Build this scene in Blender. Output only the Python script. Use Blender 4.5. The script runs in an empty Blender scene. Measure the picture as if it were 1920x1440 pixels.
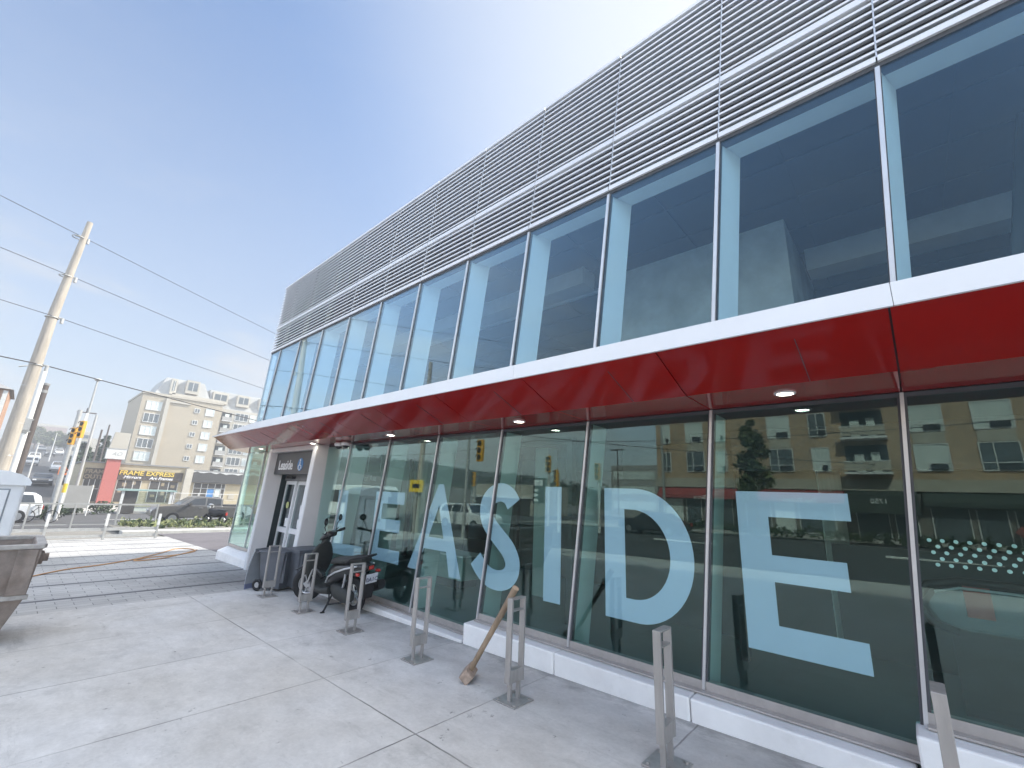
import bpy, math, random
from mathutils import Vector, Matrix, Euler
from mathutils.geometry import tessellate_polygon
R = math.radians
sc = bpy.context.scene
COL = sc.collection
random.seed(7)

# ------------------------------------------------------------------ materials
MATS = {}
def newmat(name):
    m = bpy.data.materials.new(name); m.use_nodes = True
    nt = m.node_tree; nt.nodes.clear()
    return m, nt, nt.nodes, nt.links
def mat(name, col, rough=.6, metal=0., var=.12, scale=6., bump=0., bscale=60., coat=0., stretch=(1, 1, 1), spec=.5, dirt=0., dirtcol=(.12, .1, .08)):
    if name in MATS: return MATS[name]
    m, nt, N, L = newmat(name)
    out = N.new('ShaderNodeOutputMaterial'); p = N.new('ShaderNodeBsdfPrincipled')
    L.new(p.outputs[0], out.inputs[0])
    p.inputs['Roughness'].default_value = rough; p.inputs['Metallic'].default_value = metal
    p.inputs['Coat Weight'].default_value = coat; p.inputs['Coat Roughness'].default_value = .06
    p.inputs['Specular IOR Level'].default_value = spec
    geo = N.new('ShaderNodeNewGeometry'); mp = N.new('ShaderNodeMapping'); mp.inputs['Scale'].default_value = stretch
    L.new(geo.outputs['Position'], mp.inputs[0])
    nz = N.new('ShaderNodeTexNoise'); nz.inputs['Scale'].default_value = scale; nz.inputs['Detail'].default_value = 6; nz.inputs['Roughness'].default_value = .62
    L.new(mp.outputs[0], nz.inputs['Vector'])
    mr = N.new('ShaderNodeMapRange'); mr.inputs[1].default_value = .3; mr.inputs[2].default_value = .7
    mr.inputs[3].default_value = 1 - var; mr.inputs[4].default_value = 1 + var
    L.new(nz.outputs[0], mr.inputs[0])
    mx = N.new('ShaderNodeMix'); mx.data_type = 'RGBA'; mx.blend_type = 'MULTIPLY'; mx.inputs[0].default_value = 1
    mx.inputs[6].default_value = (*col, 1)
    cb = N.new('ShaderNodeCombineColor')
    for i in range(3): L.new(mr.outputs[0], cb.inputs[i])
    L.new(cb.outputs[0], mx.inputs[7])
    oi = N.new('ShaderNodeObjectInfo'); orr = N.new('ShaderNodeMapRange'); orr.inputs[3].default_value = .955; orr.inputs[4].default_value = 1.045; L.new(oi.outputs['Random'], orr.inputs[0])
    osc = N.new('ShaderNodeVectorMath'); osc.operation = 'SCALE'; L.new(mx.outputs[2], osc.inputs[0]); L.new(orr.outputs[0], osc.inputs['Scale'])
    last = osc.outputs[0]
    if dirt > 0:
        n2 = N.new('ShaderNodeTexNoise'); n2.inputs['Scale'].default_value = scale * .35; n2.inputs['Detail'].default_value = 9; n2.inputs['Roughness'].default_value = .7
        L.new(mp.outputs[0], n2.inputs['Vector'])
        r2 = N.new('ShaderNodeMapRange'); r2.inputs[1].default_value = .52; r2.inputs[2].default_value = .75; r2.inputs[3].default_value = 0; r2.inputs[4].default_value = dirt
        L.new(n2.outputs[0], r2.inputs[0])
        m2 = N.new('ShaderNodeMix'); m2.data_type = 'RGBA'; L.new(r2.outputs[0], m2.inputs[0]); L.new(last, m2.inputs[6]); m2.inputs[7].default_value = (*dirtcol, 1)
        last = m2.outputs[2]
    L.new(last, p.inputs['Base Color'])
    if bump > 0:
        nb = N.new('ShaderNodeTexNoise'); nb.inputs['Scale'].default_value = bscale; nb.inputs['Detail'].default_value = 4
        L.new(mp.outputs[0], nb.inputs['Vector'])
        bp = N.new('ShaderNodeBump'); bp.inputs['Strength'].default_value = bump; bp.inputs['Distance'].default_value = .01
        L.new(nb.outputs[0], bp.inputs['Height']); L.new(bp.outputs[0], p.inputs['Normal'])
    MATS[name] = m
    return m
def glass(name, tint, base, gl=(.9, .95, 1.), wav=.0, pw_=3.1):
    """architectural glass: tinted transmission plus mirror reflection by Schlick fresnel"""
    m, nt, N, L = newmat(name)
    out = N.new('ShaderNodeOutputMaterial'); mix = N.new('ShaderNodeMixShader')
    tr = N.new('ShaderNodeBsdfTransparent'); tr.inputs[0].default_value = (*tint, 1)
    g = N.new('ShaderNodeBsdfGlossy'); g.inputs['Roughness'].default_value = 0.0; g.inputs[0].default_value = (*gl, 1)
    lw = N.new('ShaderNodeLayerWeight'); lw.inputs[0].default_value = .5
    pw = N.new('ShaderNodeMath'); pw.operation = 'POWER'; pw.inputs[1].default_value = pw_
    L.new(lw.outputs['Facing'], pw.inputs[0])
    mr = N.new('ShaderNodeMapRange'); mr.inputs[3].default_value = base; mr.inputs[4].default_value = .97
    L.new(pw.outputs[0], mr.inputs[0]); L.new(mr.outputs[0], mix.inputs[0])
    L.new(tr.outputs[0], mix.inputs[1]); L.new(g.outputs[0], mix.inputs[2]); L.new(mix.outputs[0], out.inputs[0])
    if wav > 0:
        geo = N.new('ShaderNodeNewGeometry'); nz = N.new('ShaderNodeTexNoise'); nz.inputs['Scale'].default_value = .9; nz.inputs['Detail'].default_value = 1
        L.new(geo.outputs['Position'], nz.inputs['Vector'])
        bp = N.new('ShaderNodeBump'); bp.inputs['Strength'].default_value = wav; bp.inputs['Distance'].default_value = .02
        L.new(nz.outputs[0], bp.inputs['Height']); L.new(bp.outputs[0], g.inputs['Normal'])
    MATS[name] = m
    return m
def emis(name, col, s):
    m, nt, N, L = newmat(name)
    out = N.new('ShaderNodeOutputMaterial'); e = N.new('ShaderNodeEmission'); e.inputs[0].default_value = (*col, 1); e.inputs[1].default_value = s
    L.new(e.outputs[0], out.inputs[0]); MATS[name] = m
    return m

def math_node(N, L, op, a, b=None, c=None):
    n = N.new('ShaderNodeMath'); n.operation = op
    for i, v in enumerate((a, b, c)):
        if v is None: continue
        if isinstance(v, (int, float)): n.inputs[i].default_value = v
        else: L.new(v, n.inputs[i])
    return n.outputs[0]
def concrete_slabs():
    m, nt, N, L = newmat('concrete_slabs')
    out = N.new('ShaderNodeOutputMaterial'); p = N.new('ShaderNodeBsdfPrincipled'); L.new(p.outputs[0], out.inputs[0])
    p.inputs['Roughness'].default_value = .82
    geo = N.new('ShaderNodeNewGeometry'); sp = N.new('ShaderNodeSeparateXYZ'); L.new(geo.outputs['Position'], sp.inputs[0])
    X, Y = sp.outputs[0], sp.outputs[1]
    def noise(s, d=6, r=.6, st=(1, 1, 1)):
        mp = N.new('ShaderNodeMapping'); mp.inputs['Scale'].default_value = st; L.new(geo.outputs['Position'], mp.inputs[0])
        n = N.new('ShaderNodeTexNoise'); n.inputs['Scale'].default_value = s; n.inputs['Detail'].default_value = d; n.inputs['Roughness'].default_value = r
        L.new(mp.outputs[0], n.inputs['Vector']); return n.outputs[0]
    # slab joints every 1.4 m in x, one long joint at y = 2.27
    wob = math_node(N, L, 'MULTIPLY', math_node(N, L, 'SUBTRACT', noise(7, 3), .5), .012)
    dx = math_node(N, L, 'PINGPONG', math_node(N, L, 'ADD', math_node(N, L, 'ADD', X, 1.45), wob), .7)
    dy = math_node(N, L, 'ABSOLUTE', math_node(N, L, 'ADD', math_node(N, L, 'SUBTRACT', Y, 2.27), wob))
    dy2 = math_node(N, L, 'ABSOLUTE', math_node(N, L, 'ADD', Y, .6))
    jd = math_node(N, L, 'MINIMUM', math_node(N, L, 'MINIMUM', dx, dy), dy2)
    mr = N.new('ShaderNodeMapRange'); mr.inputs[1].default_value = .003; mr.inputs[2].default_value = .009; mr.inputs[3].default_value = 1; mr.inputs[4].default_value = 0
    L.new(jd, mr.inputs[0])
    # joints fade where they are filled with dust
    # per slab tone
    fx = math_node(N, L, 'FLOOR', math_node(N, L, 'DIVIDE', math_node(N, L, 'ADD', X, 1.45), 1.4))
    fy = math_node(N, L, 'GREATER_THAN', Y, 2.27)
    cm = N.new('ShaderNodeCombineXYZ'); L.new(fx, cm.inputs[0]); L.new(fy, cm.inputs[1])
    wn = N.new('ShaderNodeTexWhiteNoise'); L.new(cm.outputs[0], wn.inputs[0])
    big = noise(.55, 5); fine = noise(35, 5, .7); mid = noise(3.2, 8, .72, (1, 1.6, 1))
    def ramp(v, a, b, lo, hi):
        q = N.new('ShaderNodeMapRange'); q.inputs[1].default_value = a; q.inputs[2].default_value = b; q.inputs[3].default_value = lo; q.inputs[4].default_value = hi
        L.new(v, q.inputs[0]); return q.outputs[0]
    jm = math_node(N, L, 'MULTIPLY', mr.outputs[0], ramp(noise(.8, 5), .36, .66, .05, 1))
    tone = math_node(N, L, 'MULTIPLY', ramp(big, .3, .7, .86, 1.10), ramp(mid, .28, .72, .82, 1.12))
    tone = math_node(N, L, 'MULTIPLY', tone, ramp(fine, .3, .7, .93, 1.06))
    tone = math_node(N, L, 'MULTIPLY', tone, ramp(wn.outputs[0], 0, 1, .955, 1.03))
    # scattered dark specks and drips
    sp1 = ramp(noise(9, 4, .75), .655, .71, 1, .5); sp2 = ramp(noise(1.6, 9, .78, (1, 1, 1)), .55, .75, 1, .70)
    sc3 = ramp(noise(2.6, 9, .8, (.25, 1.7, 1)), .57, .72, 1, .72)
    tone = math_node(N, L, 'MULTIPLY', math_node(N, L, 'MULTIPLY', math_node(N, L, 'MULTIPLY', tone, sp1), sp2), sc3)
    # grime gathered along the foot of the plinth
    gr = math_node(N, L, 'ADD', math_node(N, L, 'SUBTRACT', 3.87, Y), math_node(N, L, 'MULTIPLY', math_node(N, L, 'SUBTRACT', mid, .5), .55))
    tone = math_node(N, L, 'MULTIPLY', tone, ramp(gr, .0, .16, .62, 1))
    tone = math_node(N, L, 'MULTIPLY', tone, ramp(jm, 0, 1, 1, .25))
    cr = N.new('ShaderNodeMix'); cr.data_type = 'RGBA'; L.new(ramp(big, .35, .65, 0, 1), cr.inputs[0])
    cr.inputs[6].default_value = (.57, .55, .52, 1); cr.inputs[7].default_value = (.545, .54, .535, 1)
    mx = N.new('ShaderNodeVectorMath'); mx.operation = 'SCALE'; L.new(cr.outputs[2], mx.inputs[0]); L.new(tone, mx.inputs['Scale'])
    L.new(mx.outputs[0], p.inputs['Base Color'])
    h = math_node(N, L, 'SUBTRACT', math_node(N, L, 'MULTIPLY', fine, .12), mr.outputs[0])
    bp = N.new('ShaderNodeBump'); bp.inputs['Strength'].default_value = .35; bp.inputs['Distance'].default_value = .01
    L.new(h, bp.inputs['Height']); L.new(bp.outputs[0], p.inputs['Normal'])
    return m
def pavers():
    m, nt, N, L = newmat('pavers')
    out = N.new('ShaderNodeOutputMaterial'); p = N.new('ShaderNodeBsdfPrincipled'); L.new(p.outputs[0], out.inputs[0])
    p.inputs['Roughness'].default_value = .8
    geo = N.new('ShaderNodeNewGeometry'); sp = N.new('ShaderNodeSeparateXYZ'); L.new(geo.outputs['Position'], sp.inputs[0])
    X, Y = sp.outputs[0], sp.outputs[1]
    cm = N.new('ShaderNodeCombineXYZ'); L.new(Y, cm.inputs[0]); L.new(X, cm.inputs[1])
    br = N.new('ShaderNodeTexBrick'); L.new(cm.outputs[0], br.inputs[0]); br.inputs['Scale'].default_value = 1.
    br.inputs['Brick Width'].default_value = .38; br.inputs['Row Height'].default_value = .19; br.inputs['Mortar Size'].default_value = .006; br.inputs['Mortar Smooth'].default_value = .2
    br.inputs['Color1'].default_value = (.47, .465, .455, 1); br.inputs['Color2'].default_value = (.40, .395, .39, 1); br.inputs['Mortar'].default_value = (.2, .2, .2, 1)
    # dark granite bands every 1.5 m from x = -9.9
    d = math_node(N, L, 'PINGPONG', math_node(N, L, 'ADD', X, 9.9), .75)
    band = math_node(N, L, 'LESS_THAN', d, .068)
    nz = N.new('ShaderNodeTexNoise'); nz.inputs['Scale'].default_value = .9; nz.inputs['Detail'].default_value = 9; nz.inputs['Roughness'].default_value = .7
    L.new(geo.outputs['Position'], nz.inputs['Vector'])
    mr = N.new('ShaderNodeMapRange'); mr.inputs[1].default_value = .3; mr.inputs[2].default_value = .72; mr.inputs[3].default_value = 1.1; mr.inputs[4].default_value = .78; L.new(nz.outputs[0], mr.inputs[0])
    # damp dark stain by the bins
    vd = N.new('ShaderNodeVectorMath'); vd.operation = 'DISTANCE'; L.new(geo.outputs['Position'], vd.inputs[0]); vd.inputs[1].default_value = (-10.2, 3.2, -.22)
    st = N.new('ShaderNodeMapRange'); st.inputs[1].default_value = .3; st.inputs[2].default_value = 1.7; st.inputs[3].default_value = .62; st.inputs[4].default_value = 1
    vn = math_node(N, L, 'ADD', vd.outputs['Value'], math_node(N, L, 'MULTIPLY', math_node(N, L, 'SUBTRACT', nz.outputs[0], .5), 3.2)); L.new(vn, st.inputs[0])
    mx = N.new('ShaderNodeMix'); mx.data_type = 'RGBA'; L.new(band, mx.inputs[0]); L.new(br.outputs[0], mx.inputs[6]); mx.inputs[7].default_value = (.13, .13, .14, 1)
    sc_ = N.new('ShaderNodeVectorMath'); sc_.operation = 'SCALE'; L.new(mx.outputs[2], sc_.inputs[0]); L.new(math_node(N, L, 'MULTIPLY', mr.outputs[0], st.outputs[0]), sc_.inputs['Scale'])
    L.new(sc_.outputs[0], p.inputs['Base Color'])
    bp = N.new('ShaderNodeBump'); bp.inputs['Strength'].default_value = .4; bp.inputs['Distance'].default_value = .01; bp.invert = True
    L.new(br.outputs['Fac'], bp.inputs['Height']); L.new(bp.outputs[0], p.inputs['Normal'])
    return m
def brickmat(name, c1, c2, mortar, axis='x'):
    m, nt, N, L = newmat(name)
    out = N.new('ShaderNodeOutputMaterial'); p = N.new('ShaderNodeBsdfPrincipled'); L.new(p.outputs[0], out.inputs[0]); p.inputs['Roughness'].default_value = .9
    geo = N.new('ShaderNodeNewGeometry'); sp = N.new('ShaderNodeSeparateXYZ'); L.new(geo.outputs['Position'], sp.inputs[0])
    cm = N.new('ShaderNodeCombineXYZ'); L.new(math_node(N, L, 'ADD', sp.outputs[0], sp.outputs[1]), cm.inputs[0]); L.new(sp.outputs[2], cm.inputs[1])
    br = N.new('ShaderNodeTexBrick'); L.new(cm.outputs[0], br.inputs[0]); br.inputs['Scale'].default_value = 1
    br.inputs['Brick Width'].default_value = .3; br.inputs['Row Height'].default_value = .1; br.inputs['Mortar Size'].default_value = .008
    br.inputs['Color1'].default_value = (*c1, 1); br.inputs['Color2'].default_value = (*c2, 1); br.inputs['Mortar'].default_value = (*mortar, 1)
    nz = N.new('ShaderNodeTexNoise'); nz.inputs['Scale'].default_value = .7; nz.inputs['Detail'].default_value = 7; L.new(geo.outputs['Position'], nz.inputs['Vector'])
    mr = N.new('ShaderNodeMapRange'); mr.inputs[1].default_value = .3; mr.inputs[2].default_value = .7; mr.inputs[3].default_value = .8; mr.inputs[4].default_value = 1.15; L.new(nz.outputs[0], mr.inputs[0])
    s = N.new('ShaderNodeVectorMath'); s.operation = 'SCALE'; L.new(br.outputs[0], s.inputs[0]); L.new(mr.outputs[0], s.inputs['Scale']); L.new(s.outputs[0], p.inputs['Base Color'])
    MATS[name] = m
    return m

M = dict(
    slabs=concrete_slabs(), pavers=pavers(),
    asphalt=mat('asphalt', (.075, .075, .078), .9, var=.22, scale=1.3, bump=.3, bscale=90),
    drive=mat('driveway_asphalt', (.13, .12, .13), .9, var=.2, scale=1.2),
    ground=mat('ground', (.2, .19, .17), .95, var=.2, scale=.4),
    kerb=mat('kerb', (.5, .49, .46), .85, var=.15, scale=3), walk=mat('walk', (.42, .4, .37), .9, var=.12, scale=2),
    paint=mat('road_paint', (.7, .7, .68), .8, var=.2, scale=8),
    white=mat('white_stone', (.88, .87, .86), .55, var=.06, scale=4, dirt=.35, dirtcol=(.42, .40, .38), bump=.05, bscale=80),
    fascia=mat('fascia', (.80, .81, .83), .35, var=.02, scale=2, coat=.15),
    portal=mat('portal', (.74, .71, .71), .45, var=.04, scale=3),
    red=mat('red_panel', (.31, .005, .003), .10, var=.10, scale=.8, coat=.0, spec=.30),
    alum=mat('aluminium', (.62, .62, .63), .38, metal=.55, var=.06, scale=5),
    louvre=mat('louvre', (.80, .80, .81), .4, metal=.15, var=.04, scale=5),
    steel=mat('steel', (.42, .40, .385), .42, metal=.6, var=.14, scale=18, bump=.05, bscale=200, stretch=(1, 1, .15)),
    sillm=mat('sill', (.5, .47, .45), .42, metal=.5, var=.1, scale=9),
    dark=mat('dark', (.018, .019, .022), .5, var=.2, scale=8), black=mat('black', (.012, .012, .013), .45, var=.2, scale=10),
    gasket=mat('gasket', (.07, .075, .085), .6, var=.1),
    louback=mat('louvre_back', (.02, .02, .027), .8, var=.1),
    fin=mat('fin', (.88, .89, .88), .5, var=.04, scale=3),
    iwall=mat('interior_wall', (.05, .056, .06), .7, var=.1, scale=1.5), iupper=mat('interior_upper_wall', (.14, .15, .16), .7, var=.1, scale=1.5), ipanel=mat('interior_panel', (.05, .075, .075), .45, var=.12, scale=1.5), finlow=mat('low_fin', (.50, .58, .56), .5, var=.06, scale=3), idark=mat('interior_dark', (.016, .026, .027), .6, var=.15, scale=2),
    ifloor=mat('interior_floor', (.07, .12, .11), .35, var=.08, scale=3), iceil=mat('interior_ceiling', (.055, .06, .075), .8, var=.06),
    iconc=mat('interior_concrete', (.62, .62, .60), .85, var=.16, scale=2.2, dirt=.35, dirtcol=(.3, .3, .29), bump=.2, bscale=20),
    glassU=glass('upper_glass', (.86, .96, .995), .028, (.70, .86, .98), wav=.03, pw_=2.5), glassL=glass('lower_glass', (.80, .935, .92), .058, (.82, .96, .93), wav=.02),
    glassD=glass('dark_glass', (.3, .34, .36), .12), glassC=glass('clear_glass', (.8, .87, .86), .08),
    vinyl=mat('vinyl', (.76, .69, .89), .55, var=.03, scale=2), dot=mat('dot_vinyl', (.8, .82, .8), .6),
    wood=mat('old_wood', (.30, .22, .15), .75, var=.3, scale=14, stretch=(1, 1, .2), bump=.2), mallethead=mat('mallet_head', (.33, .25, .20), .85, var=.3, scale=25, bump=.2), woodend=mat('sawn_wood', (.52, .38, .26), .8, var=.2, scale=20),
    binm=mat('bin_plastic', (.10, .108, .125), .5, var=.15, scale=6, bump=.05), binblue=mat('bin_blue', (.16, .18, .29), .45, var=.15, scale=5), bingrey=mat('bin_lid', (.34, .36, .39), .5, var=.15, scale=5),
    toilet=mat('toilet_plastic', (.84, .85, .86), .45, var=.05, scale=3, dirt=.15, dirtcol=(.4, .42, .43)), toiletline=mat('toilet_groove', (.3, .33, .36), .6),
    skip=mat('skip_steel', (.24, .20, .175), .8, metal=.1, var=.4, scale=4, dirt=.85, dirtcol=(.13, .085, .06), bump=.3, bscale=30), skipl=mat('skip_edge', (.36, .34, .32), .7, var=.3, scale=8, dirt=.3),
    orange=mat('hose_orange', (.55, .30, .14), .6), scoot=mat('scooter_black', (.016, .017, .018), .28, var=.15, coat=.3), scootm=mat('scooter_matt', (.03, .032, .03), .6, var=.2, scale=14),
    rubber=mat('rubber', (.016, .016, .017), .85, var=.2, scale=20), silver=mat('silver', (.55, .56, .58), .3, metal=.9), redl=mat('red_lens', (.45, .03, .02), .2, coat=.5),
    plate=mat('plate', (.72, .74, .78), .5), plateink=mat('plate_ink', (.03, .04, .12), .6), whitetext=mat('white_text', (.82, .83, .84), .5), bluesym=mat('blue_symbol', (.06, .22, .5), .5),
    signdark=mat('sign_dark', (.065, .062, .065), .45, var=.08), doorg=mat('door_grey', (.24, .24, .25), .45, metal=.3),
    green=mat('leaf', (.055, .085, .035), .7, var=.5, scale=2.5), green2=mat('leaf_dark', (.035, .055, .03), .75, var=.5, scale=2), green3=mat('leaf_light', (.19, .21, .09), .7, var=.4, scale=3),
    bark=mat('bark', (.12, .09, .07), .9, var=.3, scale=10), pole=mat('pole_wood', (.40, .36, .31), .85, var=.2, scale=5, stretch=(3, 3, .3)), polew=mat('pole_white', (.66, .66, .64), .5, var=.06),
    poled=mat('pole_dark', (.10, .082, .075), .7, var=.15), poleg=mat('pole_grey', (.42, .42, .41), .55, metal=.3), wire=mat('wire', (.06, .06, .065), .7),
    beige=mat('beige_stucco', (.42, .365, .28), .9, var=.06, scale=.6), beige2=mat('pale_stucco', (.46, .43, .37), .9, var=.06, scale=.6), mansard=mat('mansard', (.34, .345, .34), .8, var=.15, scale=1.2, stretch=(1, 1, 3)),
    wframe=mat('window_frame', (.62, .62, .60), .6), wglass=mat('window_glass', (.10, .12, .13), .08, var=.3, scale=.6, spec=.8), wblind=mat('window_blind', (.62, .67, .64), .55, var=.12, scale=.8),
    shopw=mat('shop_wall', (.48, .41, .28), .85, var=.07, scale=1), shopd=mat('shop_dark', (.055, .05, .045), .6, var=.25, scale=2), shopsign=mat('shop_sign', (.075, .06, .05), .6, var=.1), yellow=mat('yellow_text', (.75, .55, .10), .5), browntext=mat('brown_text', (.32, .26, .17), .6),
    redp=mat('red_pillar', (.46, .14, .12), .7, var=.06), awn=mat('awning_dark', (.06, .06, .06), .8, var=.1), awnr=mat('awning_red', (.33, .05, .05), .8, var=.15, scale=2), awng=mat('awning_green', (.04, .055, .045), .8, var=.1),
    teal=mat('shelter_teal', (.30, .42, .39), .5), brick=brickmat('brick', (.50, .34, .21), (.40, .27, .165), (.44, .37, .29)), brickr=brickmat('brick_orange', (.42, .24, .15), (.36, .2, .13), (.36, .3, .25)),
    stone=mat('stone_band', (.44, .40, .33), .85, var=.12, scale=2), shopfront=mat('shop_front', (.17, .155, .135), .8, var=.15, scale=2), conc2=mat('plain_concrete', (.36, .35, .33), .9, var=.1, scale=1),
    amber=mat('signal_yellow', (.72, .36, .04), .5, var=.06), signb=mat('signal_black', (.02, .02, .02), .6), orangep=mat('orange_paint', (.75, .18, .03), .5), ystripe=mat('pole_yellow', (.75, .5, .05), .5),
    cargrey=mat('car_grey', (.14, .135, .13), .3, metal=.3, coat=.6), cardark=mat('car_dark', (.035, .04, .05), .3, coat=.6), carwhite=mat('car_white', (.7, .71, .72), .3, coat=.6), carsilver=mat('car_silver', (.42, .43, .44), .3, metal=.4, coat=.5), carred=mat('car_red', (.4, .03, .03), .3, coat=.6),
    carglass=mat('car_glass', (.03, .035, .04), .06, spec=.9), lamp=emis('downlight', (1., .93, .78), 14.), ilamp=emis('interior_lamp', (.9, 1., .95), 3.), headl=mat('headlight', (.8, .82, .85), .15, coat=.5),
    sticker=mat('sticker_yellow', (.55, .58, .25), .6), vest=mat('hi_vis_green', (.22, .42, .05), .7), skin=mat('plain_panel', (.46, .43, .4), .7), pinkb=mat('far_brick', (.36, .28, .26), .9), roofg=mat('roof_grey', (.25, .25, .25), .85, var=.15, scale=3), blacktarp=mat('black_cover', (.03, .03, .032), .8, var=.3, scale=9, bump=.4, bscale=20),
)

# ------------------------------------------------------------------ mesh helpers
class MB:
    def __init__(s): s.v = []; s.f = []; s.mi = []; s.mats = []; s.sm = []
    def m(s, material):
        if material not in s.mats: s.mats.append(material)
        s.cur = s.mats.index(material); return s
    cur = 0
    def add(s, vs, fs, smooth=False):
        b = len(s.v); s.v += [tuple(v) for v in vs]
        for f in fs: s.f.append([b + i for i in f]); s.mi.append(s.cur); s.sm.append(smooth)
        return s
    def hexa(s, p):  # 8 points: bottom 4 ccw, top 4
        return s.add(p, [(3, 2, 1, 0), (4, 5, 6, 7), (0, 1, 5, 4), (1, 2, 6, 5), (2, 3, 7, 6), (3, 0, 4, 7)])
    def box(s, x0, x1, y0, y1, z0, z1):
        return s.hexa([(x0, y0, z0), (x1, y0, z0), (x1, y1, z0), (x0, y1, z0), (x0, y0, z1), (x1, y0, z1), (x1, y1, z1), (x0, y1, z1)])
    def sbox(s, fa, fb, y0, y1, z0, z1):  # x limits given as functions of z (leaning sides)
        a0, b0, a1, b1 = fa(z0), fb(z0), fa(z1), fb(z1)
        return s.hexa([(a0, y0, z0), (b0, y0, z0), (b0, y1, z0), (a0, y1, z0), (a1, y0, z1), (b1, y0, z1), (b1, y1, z1), (a1, y1, z1)])
    def prism(s, pts, d, axis=1):
        """pts: closed 2D outline (other two axes in order), extruded along axis between d[0], d[1]"""
        n = len(pts)
        def mk(p, t):
            return (t, p[0], p[1]) if axis == 0 else ((p[0], t, p[1]) if axis == 1 else (p[0], p[1], t))
        vs = [mk(p, d[0]) for p in pts] + [mk(p, d[1]) for p in pts]
        tri = tessellate_polygon([[Vector((p[0], p[1], 0)) for p in pts]])
        fs = [tuple(t) for t in tri] + [tuple(n + i for i in reversed(t)) for t in tri]
        fs += [(i, (i + 1) % n, n + (i + 1) % n, n + i) for i in range(n)]
        return s.add(vs, fs)
    def tube(s, pts, r, n=8, caps=True, smooth=True):
        pts = [Vector(p) for p in pts]; rs = r if isinstance(r, (list, tuple)) else [r] * len(pts)
        vs = []; fs = []
        up = None
        for i, p in enumerate(pts):
            t = (pts[min(i + 1, len(pts) - 1)] - pts[max(i - 1, 0)]).normalized()
            if up is None: up = Vector((0, 0, 1)) if abs(t.z) < .9 else Vector((1, 0, 0))
            a = t.cross(up).normalized(); b = a.cross(t).normalized(); up = b
            for k in range(n):
                an = 2 * math.pi * k / n; vs.append(p + (a * math.cos(an) + b * math.sin(an)) * rs[i])
        for i in range(len(pts) - 1):
            for k in range(n):
                fs.append((i * n + k, i * n + (k + 1) % n, (i + 1) * n + (k + 1) % n, (i + 1) * n + k))
        s.add(vs, fs, smooth)
        if caps:
            s.add(vs[:n], [tuple(reversed(range(n)))]); s.add(vs[-n:], [tuple(range(n))])
        return s
    def cyl(s, a, b, r, n=16, r2=None, smooth=True): return s.tube([a, b], [r, r if r2 is None else r2], n, True, smooth)
    def loft(s, secs, n=14, smooth=True, e=.7):
        """secs: (x, zc, yc, half width, half height, tilt) superellipse rings stacked along x, tilt in the xz plane"""
        vs = []; fs = []
        for (x, z, y, hw, hh, tl) in secs:
            for k in range(n):
                an = 2 * math.pi * k / n; c, q = math.cos(an), math.sin(an)
                u = hw * math.copysign(abs(c) ** e, c); w = hh * math.copysign(abs(q) ** e, q)
                vs.append((x - w * math.sin(tl), y + u, z + w * math.cos(tl)))
        for i in range(len(secs) - 1):
            for k in range(n): fs.append((i * n + k, i * n + (k + 1) % n, (i + 1) * n + (k + 1) % n, (i + 1) * n + k))
        s.add(vs, fs, smooth); s.add(vs[:n], [tuple(reversed(range(n)))], False); s.add(vs[-n:], [tuple(range(n))], False)
        return s
    def ring(s, c, r, w, t, axis='y', n=28, m=10, smooth=True):
        """torus-like tyre: major r, half width w along axis, radial thickness t"""
        vs = []; fs = []
        for i in range(n):
            a = 2 * math.pi * i / n
            for k in range(m):
                b = 2 * math.pi * k / m; rr = r + t * math.cos(b); o = w * math.sin(b)
                vs.append((c[0] + rr * math.cos(a), c[1] + o, c[2] + rr * math.sin(a)) if axis == 'y' else (c[0] + o, c[1] + rr * math.cos(a), c[2] + rr * math.sin(a)))
        for i in range(n):
            for k in range(m): fs.append((i * m + k, ((i + 1) % n) * m + k, ((i + 1) % n) * m + (k + 1) % m, i * m + (k + 1) % m))
        return s.add(vs, fs, smooth)
    def build(s, name, material=None, parent=None, bevel=0., world=None, seg=2):
        me = bpy.data.meshes.new(name); me.from_pydata(s.v, [], s.f)
        mats = s.mats if s.mats else [material]
        for q in mats: me.materials.append(q)
        me.polygons.foreach_set('material_index', s.mi); me.polygons.foreach_set('use_smooth', s.sm)
        me.update()
        o = bpy.data.objects.new(name, me); COL.objects.link(o)
        if bevel > 0:
            b = o.modifiers.new('bevel', 'BEVEL'); b.width = bevel; b.segments = seg; b.limit_method = 'ANGLE'
        if parent is not None:
            o.parent = parent
            if world is not None: o.matrix_parent_inverse = Matrix.Translation(-Vector(world))
        return o
def B(m): return MB().m(M[m])
def thing(name, label, cat, loc=(0, 0, 0), rz=0., group=None, rx=0., ry=0.):
    o = bpy.data.objects.new(name, None); COL.objects.link(o); o.empty_display_size = .2
    o.location = loc; o.rotation_euler = (rx, ry, rz)
    o['label'] = label; o['category'] = cat
    if group: o['group'] = group
    return o
def tag(o, label, cat, group=None):
    o['label'] = label; o['category'] = cat
    if group: o['group'] = group
    return o
def struct(o, kind='structure'): o['kind'] = kind; return o
def dup(root, loc, label, rz=None, group=None):
    r = root.copy(); COL.objects.link(r); r.location = loc; r['label'] = label
    if rz is not None: r.rotation_euler = (0, 0, rz)
    if group: r['group'] = group
    for ch in [c for c in root.children]:
        c = ch.copy(); COL.objects.link(c); c.parent = r
        for g in [q for q in ch.children]:
            d = g.copy(); COL.objects.link(d); d.parent = c
    return r
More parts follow.
